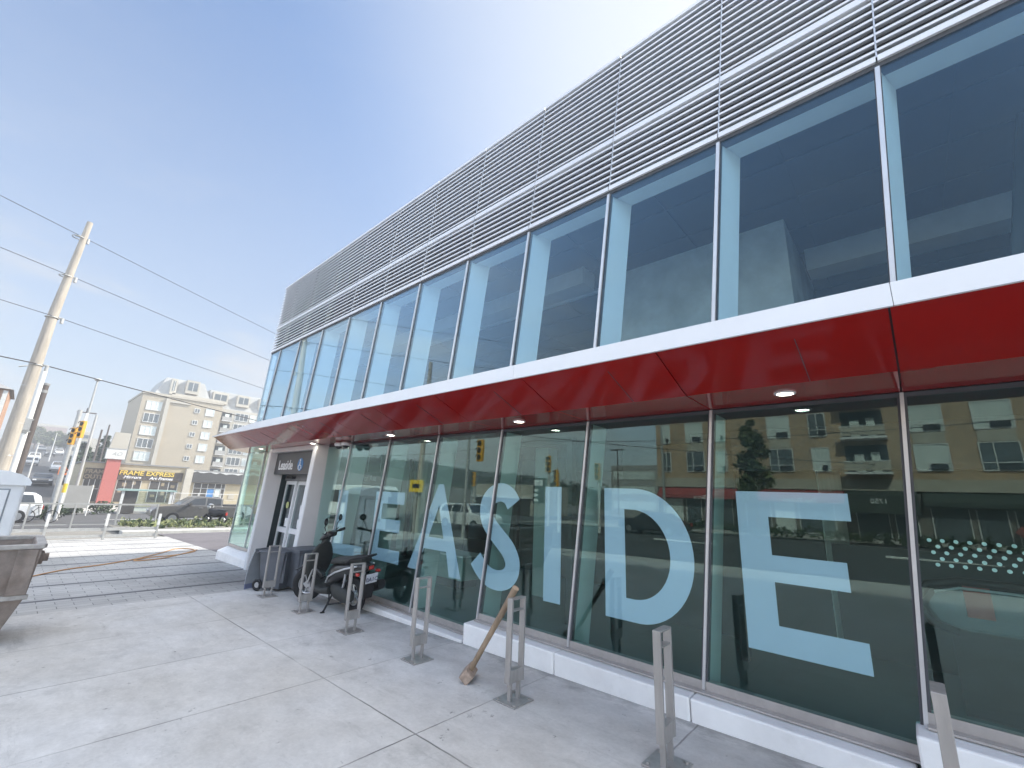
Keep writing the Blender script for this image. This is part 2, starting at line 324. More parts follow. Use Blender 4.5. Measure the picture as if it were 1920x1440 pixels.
def text(name, s, size, material, loc, face, parent=None, world=None, depth=.006, shear=0., width=1., bold=0., align='LEFT'):
    cu = bpy.data.curves.new(name, 'FONT'); cu.body = s; cu.size = size; cu.extrude = depth / 2; cu.shear = shear; cu.align_x = align; cu.resolution_u = 4
    cu.offset = bold
    t = bpy.data.objects.new(name + '_curve', cu); COL.objects.link(t)
    dg = bpy.context.evaluated_depsgraph_get(); me = bpy.data.meshes.new_from_object(t.evaluated_get(dg))
    bpy.data.objects.remove(t, do_unlink=True)
    rot = {'-y': Euler((R(90), 0, 0)), '+y': Euler((R(90), 0, R(180))), '+x': Euler((R(90), 0, R(90)))}[face].to_matrix().to_4x4()
    me.transform(Matrix.Translation(loc) @ rot @ Matrix.Diagonal((width, 1, 1, 1)))
    me.materials.clear(); me.materials.append(material)
    o = bpy.data.objects.new(name, me); COL.objects.link(o)
    if parent is not None:
        o.parent = parent
        if world is not None: o.matrix_parent_inverse = Matrix.Translation(-Vector(world))
    return o
def flatletter(name, loops, y, th, material, parent, world):
    """flat letter in the xz plane with holes, front face towards -y"""
    polys = [[Vector((p[0], p[1], 0)) for p in lp] for lp in loops]
    flat = [p for lp in loops for p in lp]; n = len(flat)
    tri = tessellate_polygon(polys)
    vs = [(p[0], y, p[1]) for p in flat] + [(p[0], y + th, p[1]) for p in flat]
    fs = [tuple(t) for t in tri] + [tuple(n + i for i in reversed(t)) for t in tri]
    b = 0
    for lp in loops:
        k = len(lp)
        fs += [(b + i, b + (i + 1) % k, n + b + (i + 1) % k, n + b + i) for i in range(k)]
        b += k
    mb = MB().m(material); mb.add(vs, fs)
    return mb.build(name, None, parent, world=world)

# ------------------------------------------------------------------ terrain
def smooth(a, b, t):
    t = max(0., min(1., (t - a) / (b - a))); return t * t * (3 - 2 * t)
def zg(x, y):
    z = .022 * max(-48., min(20., x))
    if x < -48:
        hill = .073 * min(212., -48 - x)
        f = 1. if x < -76 else smooth(4.2, 3.2, y)
        if x > -76: f = max(f, smooth(-68., -76., x)) if y > 3.2 else f
        z += hill * f
    return z
def sheet(name, x0, x1, y0, y1, dz, material, nx=1, ny=1, kind='structure'):
    mb = MB().m(material); vs = []; fs = []
    for i in range(nx + 1):
        for j in range(ny + 1):
            x = x0 + (x1 - x0) * i / nx; y = y0 + (y1 - y0) * j / ny; vs.append((x, y, zg(x, y) + dz))
    for i in range(nx):
        for j in range(ny):
            a = i * (ny + 1) + j; fs.append((a, a + ny + 1, a + ny + 2, a + 1))
    mb.add(vs, fs); return struct(mb.build(name), kind)
gx = [-295, -280, -260] + list(range(-230, -78, 15)) + [-76, -74, -72, -70, -68, -64, -60, -56, -52, -48, -40, -30, -20, -10, 0, 10, 20, 40, 58]
gy = [-188, -120, -60, -40, -28, -16, -8, -4, 0, 2, 3.2, 3.5, 3.9, 4.2, 6, 10, 16, 30, 60, 74]
gb = B('ground'); gv = [(x, y, zg(x, y) - .03) for x in gx for y in gy]; ny_ = len(gy)
gb.add(gv, [(i * ny_ + j, (i + 1) * ny_ + j, (i + 1) * ny_ + j + 1, i * ny_ + j + 1) for i in range(len(gx) - 1) for j in range(ny_ - 1)])
struct(gb.build('ground'))
sheet('sidewalk', -8.95, 14, -5.6, 4.02, 0., M['slabs'], 6, 2)
sheet('paved_plaza', -21.6, -8.95, -5.6, 4.3, 0., M['pavers'], 6, 2)
sheet('driveway', -23.2, -13.9, 4.3, 40, -.004, M['drive'], 4, 4)
sheet('front_road', -48, 58, -22, -6, -.012, M['asphalt'], 20, 2)
sheet('far_pavement', -26, 58, -28, -22.2, .05, M['walk'], 10, 1)
sheet('cross_road', -46, -27.6, -60, 70, -.006, M['asphalt'], 4, 10)
sheet('hill_road', -260, -48, -14, 2.9, .012, M['asphalt'], 40, 2)
sheet('hill_road_upper', -260, -78, 2.9, 12, .012, M['asphalt'], 30, 3)
sheet('shop_forecourt', -57.9, -46, 3.6, 40, .01, M['walk'], 6, 8)
kb = B('kerb'); kb.box(-24.1, -23.3, 3.2, 60, -.8, -.40); struct(kb.build('kerb', bevel=.02))
kb = B('kerb'); kb.box(-46.4, -46.05, 3.5, 60, -1.2, -.86); struct(kb.build('far_kerb', bevel=.02))
kb = B('kerb')
for i in range(12): x0 = -21.6 + i * 5; kb.hexa([(x0, -6, -.8), (x0 + 5, -6, -.8), (x0 + 5, -5.61, -.8), (x0, -5.61, -.8), (x0, -6, zg(x0, 0) - .002), (x0 + 5, -6, zg(x0 + 5, 0) - .002), (x0 + 5, -5.61, zg(x0 + 5, 0) - .002), (x0, -5.61, zg(x0, 0) - .002)])
struct(kb.build('front_kerb'))
sheet('planting_bed', -27.5, -24.1, 3.2, 40, .14, M['ground'], 2, 4)
pm = B('paint')
for k in range(8): pm.box(-36.2, -36.05, -20 + k * 6, -17.5 + k * 6, -.86, -.785 - .008)
for k in range(10): x = -46 + k * 9; pm.box(x, x + 3, -14.08, -13.95, zg(x + 1.5, -14) - .05, zg(x + 1.5, -14) + .03)
struct(pm.build('road_markings'))
hm = B('paint')
for k in range(14):
    x = -56 - k * 9
    for yy in (-1.2, -6.5):
        hm.hexa([(x - 3, yy, zg(x - 3, yy) - .05), (x, yy, zg(x, yy) - .05), (x, yy + .16, zg(x, yy) - .05), (x - 3, yy + .16, zg(x - 3, yy) - .05), (x - 3, yy, zg(x - 3, yy) + .03), (x, yy, zg(x, yy) + .03), (x, yy + .16, zg(x, yy) + .03), (x - 3, yy + .16, zg(x - 3, yy) + .03)])
struct(hm.build('hill_road_markings'))

# ------------------------------------------------------------------ the station building
YG = 4.05
ST = (-4., YG, -.1)
station = thing('station_building', 'long two storey station hall with louvred top, blue glass and a red canopy', 'station', ST)
def P(mb, name, bevel=0.): return mb.build(name, None, station, bevel, world=ST)
def xm(i, z): return .05 - 1.29 * i + (z - 2.42) / 2.78 * (.23 + .034 * i)
def XM(i, d=0.): return lambda z: xm(i, z) + d
def xc(z): return -12.99 + (z - 5.23) * .105
I0, I1 = -6, 10            # bay i lies between lines i+1 and i
def left(i, d=0.):         # left limit of bay i (the last bay ends at the leaning corner)
    return (lambda z: xc(z) + d) if i == I1 else XM(i + 1, d)
# louvre panels
for i in range(I0, I1 + 1):
    mb = B('louvre'); a, b = left(i, .006), XM(i, -.006)
    mb.sbox(a, b, YG - .03, YG + .06, 5.235, 5.29)
    zs = [5.335 + .083 * k for k in range(7)] + [6.0 + .083 * k for k in range(14)]
    for z in zs:
        a0, b0 = a(z), b(z)
        # blade: short upright lip with a top plate sloping back
        mb.hexa([(a0, YG - .02, z + .004), (b0, YG - .02, z + .004), (b0, YG - .012, z + .012), (a0, YG - .012, z + .012), (a0, YG - .02, z + .028), (b0, YG - .02, z + .028), (b0, YG + .05, z + .034), (a0, YG + .05, z + .034)])
    mb.sbox(a, b, YG - .028, YG + .06, 5.905, 5.945); mb.sbox(a, b, YG - .022, YG + .06, 5.95, 5.975)
    mb.sbox(a, b, YG - .03, YG + .3, 7.15, 7.19)
    mb.m(M['alum']); mb.sbox(b, XM(i, .006), YG - .012, YG + .07, 5.29, 7.15)
    P(mb, 'louvre_panel')
mb = B('louback'); mb.sbox(lambda z: xc(z) + .02, XM(I0), YG + .075, YG + .2, 5.24, 7.15); P(mb, 'louvre_backing')
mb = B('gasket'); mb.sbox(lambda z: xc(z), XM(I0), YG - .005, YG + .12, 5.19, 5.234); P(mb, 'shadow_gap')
# upper glazing
for i in range(I0, I1 + 1):
    mb = B('glassU'); mb.sbox(left(i, .022), XM(i, -.022), YG, YG + .012, 2.9, 5.19); w = P(mb, 'upper_window')
    mb = B('alum'); mb.sbox(XM(i, -.016), XM(i, .016), YG - .022, YG + .05, 2.9, 5.188)
    mb.m(M['gasket']); mb.sbox(XM(i, -.024), XM(i, -.0165), YG - .004, YG + .05, 2.9, 5.187); mb.sbox(XM(i, .0165), XM(i, .024), YG - .004, YG + .05, 2.9, 5.187); P(mb, 'mullion')
    mb = B('fin')
    def fin_ring(z): x = xm(i, z); return [(x - .02, YG + .055, z), (x + .02, YG + .055, z), (x + .11, YG + .36, z), (x - .02, YG + .36, z)]
    mb.hexa(fin_ring(2.6) + fin_ring(5.2)); P(mb, 'window_fin')
mb = B('fin'); mb.sbox(lambda z: xc(z) + .03, XM(I0), YG + .03, YG + .36, 5.2, 5.238); P(mb, 'window_soffit')
mb = B('alum'); mb.sbox(lambda z: xc(z) - .0, lambda z: xc(z) + .03, YG - .004, YG + .04, 2.5, 5.19); P(mb, 'corner_post')
# interior of the upper storey, roof and rear walls
mb = B('iceil'); mb.box(-12.7, 8, YG + .37, 11.9, 5.62, 5.7); mb.box(-12.7, 8, YG + .361, YG + .369, 5.24, 5.7)
for k in range(8): mb.box(-12.7, 8, 5.3 + k * .8, 5.32 + k * .8, 5.60, 5.62)
for k in range(14): mb.box(-12.2 + k * 1.45, -12.18 + k * 1.45, YG + .4, 11.8, 5.598, 5.62)
P(mb, 'ceiling')
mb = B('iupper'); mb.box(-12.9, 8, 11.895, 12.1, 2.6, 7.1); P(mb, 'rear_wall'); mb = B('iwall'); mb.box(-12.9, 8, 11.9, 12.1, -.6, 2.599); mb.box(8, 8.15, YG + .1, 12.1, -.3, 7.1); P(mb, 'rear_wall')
mb = B('iwall'); mb.hexa([(xc(2.6) + .04, YG + .13, 2.55), (xc(2.6) + .12, YG + .13, 2.55), (xc(2.6) + .12, 11.9, 2.55), (xc(2.6) + .04, 11.9, 2.55), (xc(7.1) + .04, YG + .13, 7.1), (xc(7.1) + .12, YG + .13, 7.1), (xc(7.1) + .12, 11.9, 7.1), (xc(7.1) + .04, 11.9, 7.1)]); P(mb, 'end_wall')
mb = B('roofg'); mb.box(-12.75, 8.1, YG + .21, 12.1, 7.02, 7.12); P(mb, 'roof')
mb = B('iceil'); mb.box(-13.1, 8, YG + .02, 11.9, 2.46, 2.6); mb.box(-2., 6, 5.6, 5.66, 2.0, 2.459); P(mb, 'upper_floor')
mb = B('iconc'); mb.box(-3.4, -.82, 6.5, 9, -.1, 5.6); P(mb, 'lift_shaft')
mb = B('idark'); mb.hexa([(.78, 6, 2.6), (.86, 6, 2.6), (.86, 6.12, 2.6), (.78, 6.12, 2.6), (1.34, 6, 5.6), (1.44, 6, 5.6), (1.44, 6.12, 5.6), (1.34, 6.12, 5.6)]); P(mb, 'brace')
mb = B('alum'); mb.box(-12.5, -3.6, 5.6, 5.95, 5.1, 5.4); mb.box(-.7, 7.5, 7.2, 7.6, 5.05, 5.4); mb.cyl((-12.4, 6.6, 5.45), (-3.5, 6.6, 5.45), .05, 8); P(mb, 'duct')
# storefront glazing
SILL = lambda i: .42 if i < 0 else (.22 if i <= 2 else .03)
TOP = 2.425
for i in range(-3, 6):
    s = SILL(i)
    mb = B('glassL'); mb.sbox(left(i, .02), XM(i, -.02), YG, YG + .012, s, TOP - .03); w = P(mb, 'storefront_window')
    mb = B('alum'); mb.sbox(XM(i, -.011), XM(i, .011), YG - .02, YG + .05, s - .06, TOP)
    mb.m(M['gasket']); mb.sbox(XM(i, -.027), XM(i, -.0115), YG - .003, YG + .05, s, TOP - .001); mb.sbox(XM(i, .0115), XM(i, .027), YG - .003, YG + .05, s, TOP - .001); P(mb, 'mullion')
    mb = B('finlow'); mb.sbox(XM(i, -.016), XM(i, .016), YG + .055, YG + .36, s - .1, 2.4); P(mb, 'window_fin')
    mb = B('gasket'); mb.sbox(left(i, .0271), XM(i, -.0271), YG - .004, YG + .03, TOP - .029, TOP); P(mb, 'head_frame')
    mb = B('sillm'); mb.sbox(left(i, .0), XM(i, -.0), YG - .006, YG + .06, s - .07, s - .001); mb.box(xm(i + 1, s) + .001, xm(i, s) - .001, YG - .075, YG - .007, s - .075, s - .062); P(mb, 'sill')
    # plinth block: front face, bevelled top
    for q in (0,):
        a, b = xm(i + 1, s) + .004 - .06, xm(i, s) - .004 - .06
        if i == 2: a += .0
        zt = s - .09
        za, zb = zg(a, 4) - .1, zg(b, 4) - .1
        pb = B('white'); pb.hexa([(a, 3.875, za), (b, 3.875, zb), (b, YG + .05, zb), (a, YG + .05, za), (a, 3.865, zt), (b, 3.865, zt), (b, YG + .05, zt + .012), (a, YG + .05, zt + .012)]); P(pb, 'plinth_block', .014)
mb = B('gasket'); mb.box(-8.6, 4, 3.95, YG + .04, -.5, -.12); P(mb, 'plinth_core')
# last window between line 6 and the entrance portal
mb = B('glassL'); mb.sbox(lambda z: -8.62 + (z - 2.4) * .03, XM(6, -.02), YG, YG + .012, .03, TOP - .03); P(mb, 'storefront_window')
mb = B('alum'); mb.sbox(XM(6, -.011), XM(6, .011), YG - .02, YG + .05, -.03, TOP); P(mb, 'mullion')
mb = B('finlow'); mb.sbox(XM(6, -.016), XM(6, .016), YG + .055, YG + .36, -.1, 2.4); P(mb, 'window_fin')
mb = B('gasket'); mb.box(-8.6, -7.75, YG - .004, YG + .03, TOP - .029, TOP); P(mb, 'head_frame')
mb = B('white'); mb.hexa([(-8.58, 3.875, -.4), (-7.92, 3.875, -.4), (-7.92, YG + .05, -.4), (-8.58, YG + .05, -.4), (-8.58, 3.865, -.06), (-7.92, 3.865, -.06), (-7.92, YG + .05, -.05), (-8.58, YG + .05, -.05)]); P(mb, 'plinth_block', .014)
# corner glass box left of the portal
mb = B('glassL'); mb.sbox(lambda z: xc(z) + .02, lambda z: -11.2 + (z - 2.4) * .11, YG, YG + .012, .1, TOP); P(mb, 'storefront_window')
mb = B('glassL'); mb.hexa([(xc(.1), YG + .02, .1), (xc(.1) + .012, YG + .02, .1), (xc(.1) + .012, 11.8, .1), (xc(.1), 11.8, .1), (xc(2.42), YG + .02, 2.42), (xc(2.42) + .012, YG + .02, 2.42), (xc(2.42) + .012, 11.8, 2.42), (xc(2.42), 11.8, 2.42)]); P(mb, 'side_window')
mb = B('alum'); mb.sbox(lambda z: xc(z) - .015, lambda z: xc(z) + .015, YG - .012, YG + .04, .05, 2.44); mb.sbox(lambda z: -12.32 + z * .105, lambda z: -12.295 + z * .105, YG - .012, YG + .04, .1, 2.42); P(mb, 'corner_post')
mb = B('sillm'); mb.box(-13.58, -11.45, YG - .005, YG + .06, .03, .1); P(mb, 'sill')
mb = B('white'); mb.hexa([(-13.72, 3.87, -.5), (-11.42, 3.87, -.5), (-11.42, YG + .05, -.5), (-13.72, YG + .05, -.5), (-13.66, 3.86, -.085), (-11.38, 3.86, -.085), (-11.38, YG + .05, .029), (-13.6, YG + .05, .029)]); P(mb, 'plinth_block', .015)
# ground floor interior
mb = B('ifloor'); mb.box(-13.4, 8, YG + .06, 11.9, -.45, .0); P(mb, 'hall_floor')
mb = B('idark'); mb.box(-3.62, -3.52, 5.2, 5.3, 0, 2.459); mb.box(-5.0, -3.62, 5.22, 5.26, 2.36, 2.459); mb.box(-1.6, -1.52, 5.6, 5.7, 0, 2.459); mb.box(-2.9, 2.6, 6.9, 6.98, 0, 1.2); mb.box(-6.1, -6.0, 6.9, 7.0, 0, 2.459); mb.box(-10, -9.9, 7, 7.1, 0, 2.459)
P(mb, 'partition')
mb = B('ipanel'); mb.box(-12.55, -12.47, 4.7, 11.6, 0, 2.459); P(mb, 'added_end_screen')  # added dark panel, blocks the daylight showing through the side window
mb = B('ipanel'); mb.box(-11.9, -8.6, 7.8, 7.88, 0, 2.459); P(mb, 'added_back_screen')  # added dark panels behind the left windows, to darken the glass
mb = B('ipanel'); mb.box(-7.6, -5.75, 8.2, 8.28, 0, 2.459); P(mb, 'added_back_screen')
mb = B('idark'); mb.box(-5.7, -3.7, 8, 8.1, 0, 2.0); mb.box(-.8, 6, 8.9, 9., 0, 2.45); mb.box(-3.39, -.83, 6.44, 6.49, 0, 2.45); P(mb, 'dark_panelling')
mb = B('finlow')
for x, y in ((-5.0, 6.2), (-8.7, 6.4), (-11., 7.5)): mb.box(x, x + .28, y, y + .28, 0, 2.459)
P(mb, 'hall_column')
# canopy
cz = lambda y: 2.44 if y >= 3.45 else 2.44 + (3.45 - y) / .58 * .22
for i in range(I0, 9):
    a, b = xm(i + 1, TOP) + .005, xm(i, TOP) - .005
    if i == 8: a = -11.05
    mb = B('red'); pts = [(YG - .012, 2.432), (3.45, 2.44), (2.885, 2.655), (2.885, 2.67), (3.45, 2.455), (YG - .012, 2.447)]
    mb.prism(pts, (a, b), 0)
    P(mb, 'canopy_panel')
    mb = B('gasket'); xm_ = a * .35 + b * .65; mb.prism([(3.44, 2.4375), (3.0, 2.607), (3.0, 2.61), (3.44, 2.4405)], (xm_ - .002, xm_ + .002), 0); P(mb, 'panel_seam')
# end piece follows the raking end of the canopy
mb = B('red')
A0, A1, A2 = (-13.42, YG - .012, 2.432), (-12.76, 3.45, 2.44), (-12.12, 2.885, 2.655)
E0, E1, E2 = (-11.06, YG - .012, 2.432), (-11.06, 3.45, 2.44), (-11.06, 2.885, 2.655)
def up(p): return (p[0], p[1], p[2] + .015)
mb.add([A0, E0, E1, A1, E2, A2] + [up(p) for p in (A0, E0, E1, A1, E2, A2)], [(0, 1, 2, 3), (3, 2, 4, 5), (9, 8, 7, 6), (11, 10, 8, 9), (0, 3, 9, 6), (3, 5, 11, 9), (1, 7, 8, 2), (2, 8, 10, 4)]); P(mb, 'canopy_panel')
mb = B('gasket'); mb.prism([(YG - .02, 2.46), (3.45, 2.468), (2.9, 2.68), (2.9, 2.72), (YG - .02, 2.74)], (-11.0, 8.), 0); P(mb, 'canopy_core')
mb = B('fascia')
fx = [-9.4, -6.85, -4.25, -2.6, .07, 2.65, 5.25, 8.]
for a, b in zip(fx[:-1], fx[1:]): mb.box(a + .0015, b - .0015, 2.862, 2.884, 2.652, 2.783)
mb.prism([(-12.18, 2.652), (-9.4015, 2.652), (-9.4015, 2.783), (-12.18, 2.664)], (2.862, 2.884), 1)
mb.add([(-9.4, 2.884, 2.783), (8, 2.884, 2.783), (8, YG - .03, 2.86), (-12.9, YG - .03, 2.80), (-12.16, 2.884, 2.664)], [(0, 1, 2, 3, 4)])
P(mb, 'canopy_fascia')
# portal with recessed sliding doors
SL = lambda x0: (lambda z: x0 + (z - 2.36) * .115)
mb = B('portal'); PF = 3.82
mb.sbox(SL(-8.77), SL(-8.62), PF, YG + .3, -.35, 2.43); P(mb, 'portal_post', .006)
mb = B('portal'); mb.sbox(SL(-11.08), SL(-10.95), PF, YG + .10, -.35, 2.43); P(mb, 'portal_post', .006)
mb = B('fascia'); mb.sbox(SL(-8.775), SL(-8.625), PF - .012, PF - .001, -.34, 2.43); P(mb, 'portal_edge'); mb = B('fascia'); mb.sbox(SL(-11.085), SL(-10.965), PF - .012, PF - .001, -.34, 2.43); P(mb, 'portal_edge')
mb = B('portal'); mb.sbox(SL(-10.949), SL(-8.771), PF, YG + .2, 2.335, 2.43); P(mb, 'portal_lintel')
mb = B('idark'); mb.sbox(SL(-11.06), SL(-10.96), YG + .101, 4.5, -.3, 2.43); mb.box(-11.1, -8.7, 4.36, 4.5, 2.0, 2.43); P(mb, 'portal_recess')
mb = B('doorg'); mb.sbox(SL(-10.95), SL(-8.78), 4.24, 4.36, 1.73, 1.86); mb.m(M['dark']); mb.box(-10.75, -10.45, 4.16, 4.24, 1.77, 1.82); mb.m(M['doorg']); mb.sbox(SL(-9.55), SL(-8.78), 4.27, 4.33, -.28, 1.73); P(mb, 'door_surround')
for k, (xa, xb) in enumerate(((-11.0, -10.44), (-10.42, -9.86))):
    f = lambda x0: (lambda z: x0 + (z - 1.7) * .115)
    yd = 4.27 + .035 * k
    mb = B('fascia'); zl, zt = -.24, 1.72
    mb.sbox(f(xa), f(xa + .05), yd, yd + .04, zl, zt); mb.sbox(f(xb - .06), f(xb), yd, yd + .04, zl, zt)
    mb.sbox(f(xa + .051), f(xb - .061), yd, yd + .04, zt - .08, zt); mb.sbox(f(xa + .051), f(xb - .061), yd, yd + .04, .58, .69); mb.sbox(f(xa + .051), f(xb - .061), yd, yd + .04, zl, zl + .09)
    d = P(mb, 'door')
    mb = B('glassC'); mb.sbox(f(xa + .051), f(xb - .061), yd + .015, yd + .025, zl + .09, .58); mb.sbox(f(xa + .051), f(xb - .061), yd + .015, yd + .025, .69, zt - .08); g = mb.build('pane', None, d, world=None); g.matrix_parent_inverse = Matrix()
    mb = B('whitetext' if k else 'sticker'); 
    if k == 0: mb.cyl((-10.72, yd - .001, 1.18), (-10.72, yd - .006, 1.18), .075, 16)
    else: mb.box(-10.1, -9.98, yd - .006, yd - .001, .95, 1.2)
    mb.m(M['whitetext']); mb.box(xa + .28, xa + .42, yd - .006, yd - .001, .72, .9)
    g = mb.build('sticker', None, d)
# soffit downlights
for x in (-11.33, -8.58, -5.87, -3.24, -.6, 2.05):
    mb = B('fascia'); mb.ring((0, 0, 0), .062, .012, .012, 'y', 20, 8)
    vs = [(v[0] + x, v[2] + 3.7, v[1] + 2.434) for v in mb.v]; mb.v = vs
    d = P(mb, 'downlight')
    mb = B('lamp'); mb.cyl((x, 3.7, 2.4335), (x, 3.7, 2.428), .055, 20); g = mb.build('lamp_disc', None, d)
# window lettering (vinyl on the glass)
def arc(cx, cz, rx, rz, a0, a1, n): return [(cx + rx * math.cos(R(a0 + (a1 - a0) * k / n)), cz + rz * math.sin(R(a0 + (a1 - a0) * k / n))) for k in range(n + 1)]
LY = YG + .0165
def eletter(x0, x1, z0, z1, st, h): 
    zm0 = (z0 + z1) / 2 - h / 2 + .01; zm1 = zm0 + h
    return [[(x0, z0), (x1, z0), (x1, z0 + h), (x0 + st, z0 + h), (x0 + st, zm0), (x1 - .06, zm0), (x1 - .06, zm1), (x0 + st, zm1), (x0 + st, z1 - h), (x1, z1 - h), (x1, z1), (x0, z1)]]
LET = [
    [[(-7.97, .47), (-6.95, .49), (-6.95, .67), (-7.6, .66), (-7.62, 1.57), (-7.98, 1.57)]],
    eletter(-6.68, -5.86, .53, 1.58, .22, .185),
    [[(-5.62, .53), (-5.39, .53), (-5.275, .83), (-4.785, .83), (-4.69, .53), (-4.46, .53), (-4.94, 1.72), (-5.05, 1.72)], [(-5.19, .99), (-4.86, .99), (-5.01, 1.42)]],
    None,
    [[(-3.12, .52), (-2.895, .52), (-2.895, 1.72), (-3.12, 1.72)]],
    [[(-2.355, .52), (-2.05, .52)] + arc(-2.02, 1.12, .54, .6, -88, 88, 26) + [(-2.05, 1.72), (-2.355, 1.72)], [(-2.135, .715), (-2.06, .715)] + arc(-2.05, 1.118, .36, .403, -88, 88, 22) + [(-2.06, 1.52), (-2.135, 1.52)]],
    eletter(-1.10, -.345, .54, 1.72, .225, .195),
]
cl = [(-3.60, 1.50), (-3.665, 1.585), (-3.76, 1.632), (-3.86, 1.634), (-3.97, 1.59), (-4.045, 1.50), (-4.06, 1.39), (-4.02, 1.285), (-3.93, 1.19), (-3.80, 1.09), (-3.67, .985), (-3.59, .865), (-3.59, .75), (-3.66, .665), (-3.77, .625), (-3.90, .625), (-4.02, .665), (-4.12, .735), (-4.205, .82)]
def cspline(p, n=5):
    o = []
    for i in range(len(p) - 1):
        p0, p1, p2, p3 = p[max(i - 1, 0)], p[i], p[i + 1], p[min(i + 2, len(p) - 1)]
        for k in range(n):
            u = k / n; o.append(tuple(.5 * (2 * p1[j] + (p2[j] - p0[j]) * u + (2 * p0[j] - 5 * p1[j] + 4 * p2[j] - p3[j]) * u * u + (3 * p1[j] - p0[j] - 3 * p2[j] + p3[j]) * u ** 3) for j in range(2)))
    return o + [p[-1]]
cl = cspline(cl)
def offs(pts, d):
    o = []
    for i, p in enumerate(pts):
        q0 = pts[max(i - 1, 0)]; q1 = pts[min(i + 1, len(pts) - 1)]; tx, tz = q1[0] - q0[0], q1[1] - q0[1]; l = math.hypot(tx, tz)
        o.append((p[0] - tz / l * d, p[1] + tx / l * d))
    return o
LET[3] = [offs(cl, -.112) + offs(cl, .112)[::-1]]
for lp in LET: flatletter('window_letter', lp, LY, .003, M['vinyl'], station, ST)
mb = B('dot')
for r_ in range(5):
    for k in range(26):
        x = .05 - .062 * (.42 * (r_ % 5)) + k * .062 + .0; z = 1.436 - .037 * r_
        if x < .035: continue
        vs = [(x + .0115 * math.cos(2 * math.pi * q / 12), LY, z + .0115 * math.sin(2 * math.pi * q / 12)) for q in range(12)]
        vs += [(v[0], LY + .003, v[2]) for v in vs]
        mb.add(vs, [tuple(range(12)), tuple(reversed(range(12, 24)))] + [(q, q + 12, (q + 1) % 12 + 12, (q + 1) % 12) for q in range(12)])
struct(P(mb, 'safety_dots'), 'stuff')

# entrance sign
es = thing('entrance_sign', 'dark grey entrance sign reading Leaside with a blue wheelchair symbol above the doors', 'sign', (-9.9, 3.95, 1.85))
WS = (-9.9, 3.95, 1.85)
mb = B('signdark'); f = lambda x0: (lambda z: x0 + (z - 2.36) * .115)
mb.sbox(f(-10.94), f(-8.79), 3.95, 4.12, 1.855, 2.33); mb.build('sign_box', None, es, .006, world=WS)
text('sign_text', 'Leaside', .29, M['whitetext'], (-10.76, 3.945, 1.96), '-y', es, WS, width=.90, bold=.006)
mb = B('bluesym'); mb.cyl((-9.60, 3.949, 2.06), (-9.60, 3.943, 2.06), .135, 24); mb.build('symbol_disc', None, es, world=WS)
mb = B('whitetext'); mb.cyl((-9.61, 3.942, 2.15), (-9.61, 3.938, 2.15), .024, 12)
mb.tube([(-9.61, 3.94, 2.12), (-9.60, 3.94, 2.04), (-9.54, 3.94, 2.035), (-9.52, 3.94, 1.975)], .012, 6)
mb.tube([(-9.61 + .058 * math.cos(R(a)), 3.94, 2.0 + .058 * math.sin(R(a))) for a in range(110, 361, 25)], .009, 6); mb.build('wheelchair_symbol', None, es, world=WS)
# dome cameras under the canopy
def camera_dome(loc, label):
    t = thing('dome_camera', label, 'security camera', loc, 0, 'dome cameras under the canopy')
    mb = B('fascia'); mb.tube([(0, 0, 0), (0, 0, -.02), (0, 0, -.05), (0, 0, -.075)], [.05, .085, .085, .07], 16); mb.build('camera_body', None, t)
    mb = B('dark'); mb.tube([(0, 0, -.076), (0, 0, -.1), (0, 0, -.12)], [.06, .05, .02], 14); mb.build('lens_dome', None, t)
    return t
camera_dome((-7.78, 3.84, 2.43), 'white dome camera under the red canopy, nearer the entrance of the pair')
camera_dome((-7.52, 3.84, 2.43), 'white dome camera under the red canopy, farther from the entrance of the pair')
# inside the hall
t = thing('escalator', 'escalator with black handrail and glass balustrade behind the rightmost window', 'escalator', (1.5, 5.6, 0))
mb = B('glassC'); mb.prism([(-1.45, .72), (-1.3, .66), (3, .66), (3, .98), (-1.3, 1.0), (-1.45, .95), (-1.52, .83)], (-.02, .0), 1); mb.build('balustrade', None, t)
mb = B('black'); mb.tube([(3, 0, 1.05), (-1.3, 0, 1.05), (-1.5, 0, 1.0), (-1.6, 0, .84), (-1.5, 0, .68), (-1.35, 0, .64)], .035, 10); mb.build('handrail', None, t)
mb = B('dark'); mb.box(-1.4, 3, .05, .12, 0, .66); mb.build('skirt_panel', None, t)
mb = B('redp'); mb.box(-1.28, -1.12, -.05, -.021, .78, 1.02); mb.build('red_panel', None, t)
mb = B('alum'); mb.tube([(3, -.05, 1.0), (-1.3, -.05, 1.0), (-1.46, -.05, .95)], .012, 8); mb.build('trim', None, t)
t = thing('service_desk', 'grey service desk with a dark toe kick seen through the letter A window', 'desk', (-6.5, 5.7, 0))
mb = B('teal'); mb.box(-.6, .55, -.25, .25, .14, .52); mb.m(M['fin']); mb.box(-.63, .58, -.28, .28, .521, .55); mb.build('counter', None, t, .008)
mb = B('dark'); mb.box(-.5, .45, -.2, .2, 0, .139); mb.build('toe_kick', None, t)
t = thing('hanging_sign', 'black hanging street sign reading on Ave inside the hall', 'sign', (-10.15, 6, 1.75)); WH = (-10.15, 6, 1.75)
mb = B('black'); mb.box(-.45, .45, 0, .05, 0, .3); mb.build('sign_board', None, t)
mb = B('alum'); mb.cyl((-.3, .025, .3), (-.3, .025, .708), .01, 8); mb.cyl((.3, .025, .3), (.3, .025, .708), .01, 8); mb.build('hanger', None, t)
text('sign_text', 'on Ave', .2, M['whitetext'], (-10.52, 5.995, 1.82), '-y', t, WH)
t = thing('stanchion', 'green and black stanchion inside the hall behind the letter S', 'stanchion', (-4.75, 5.0, 0))
mb = B('vest'); mb.cyl((0, 0, .1), (0, 0, .85), .05, 12); mb.build('post', None, t)
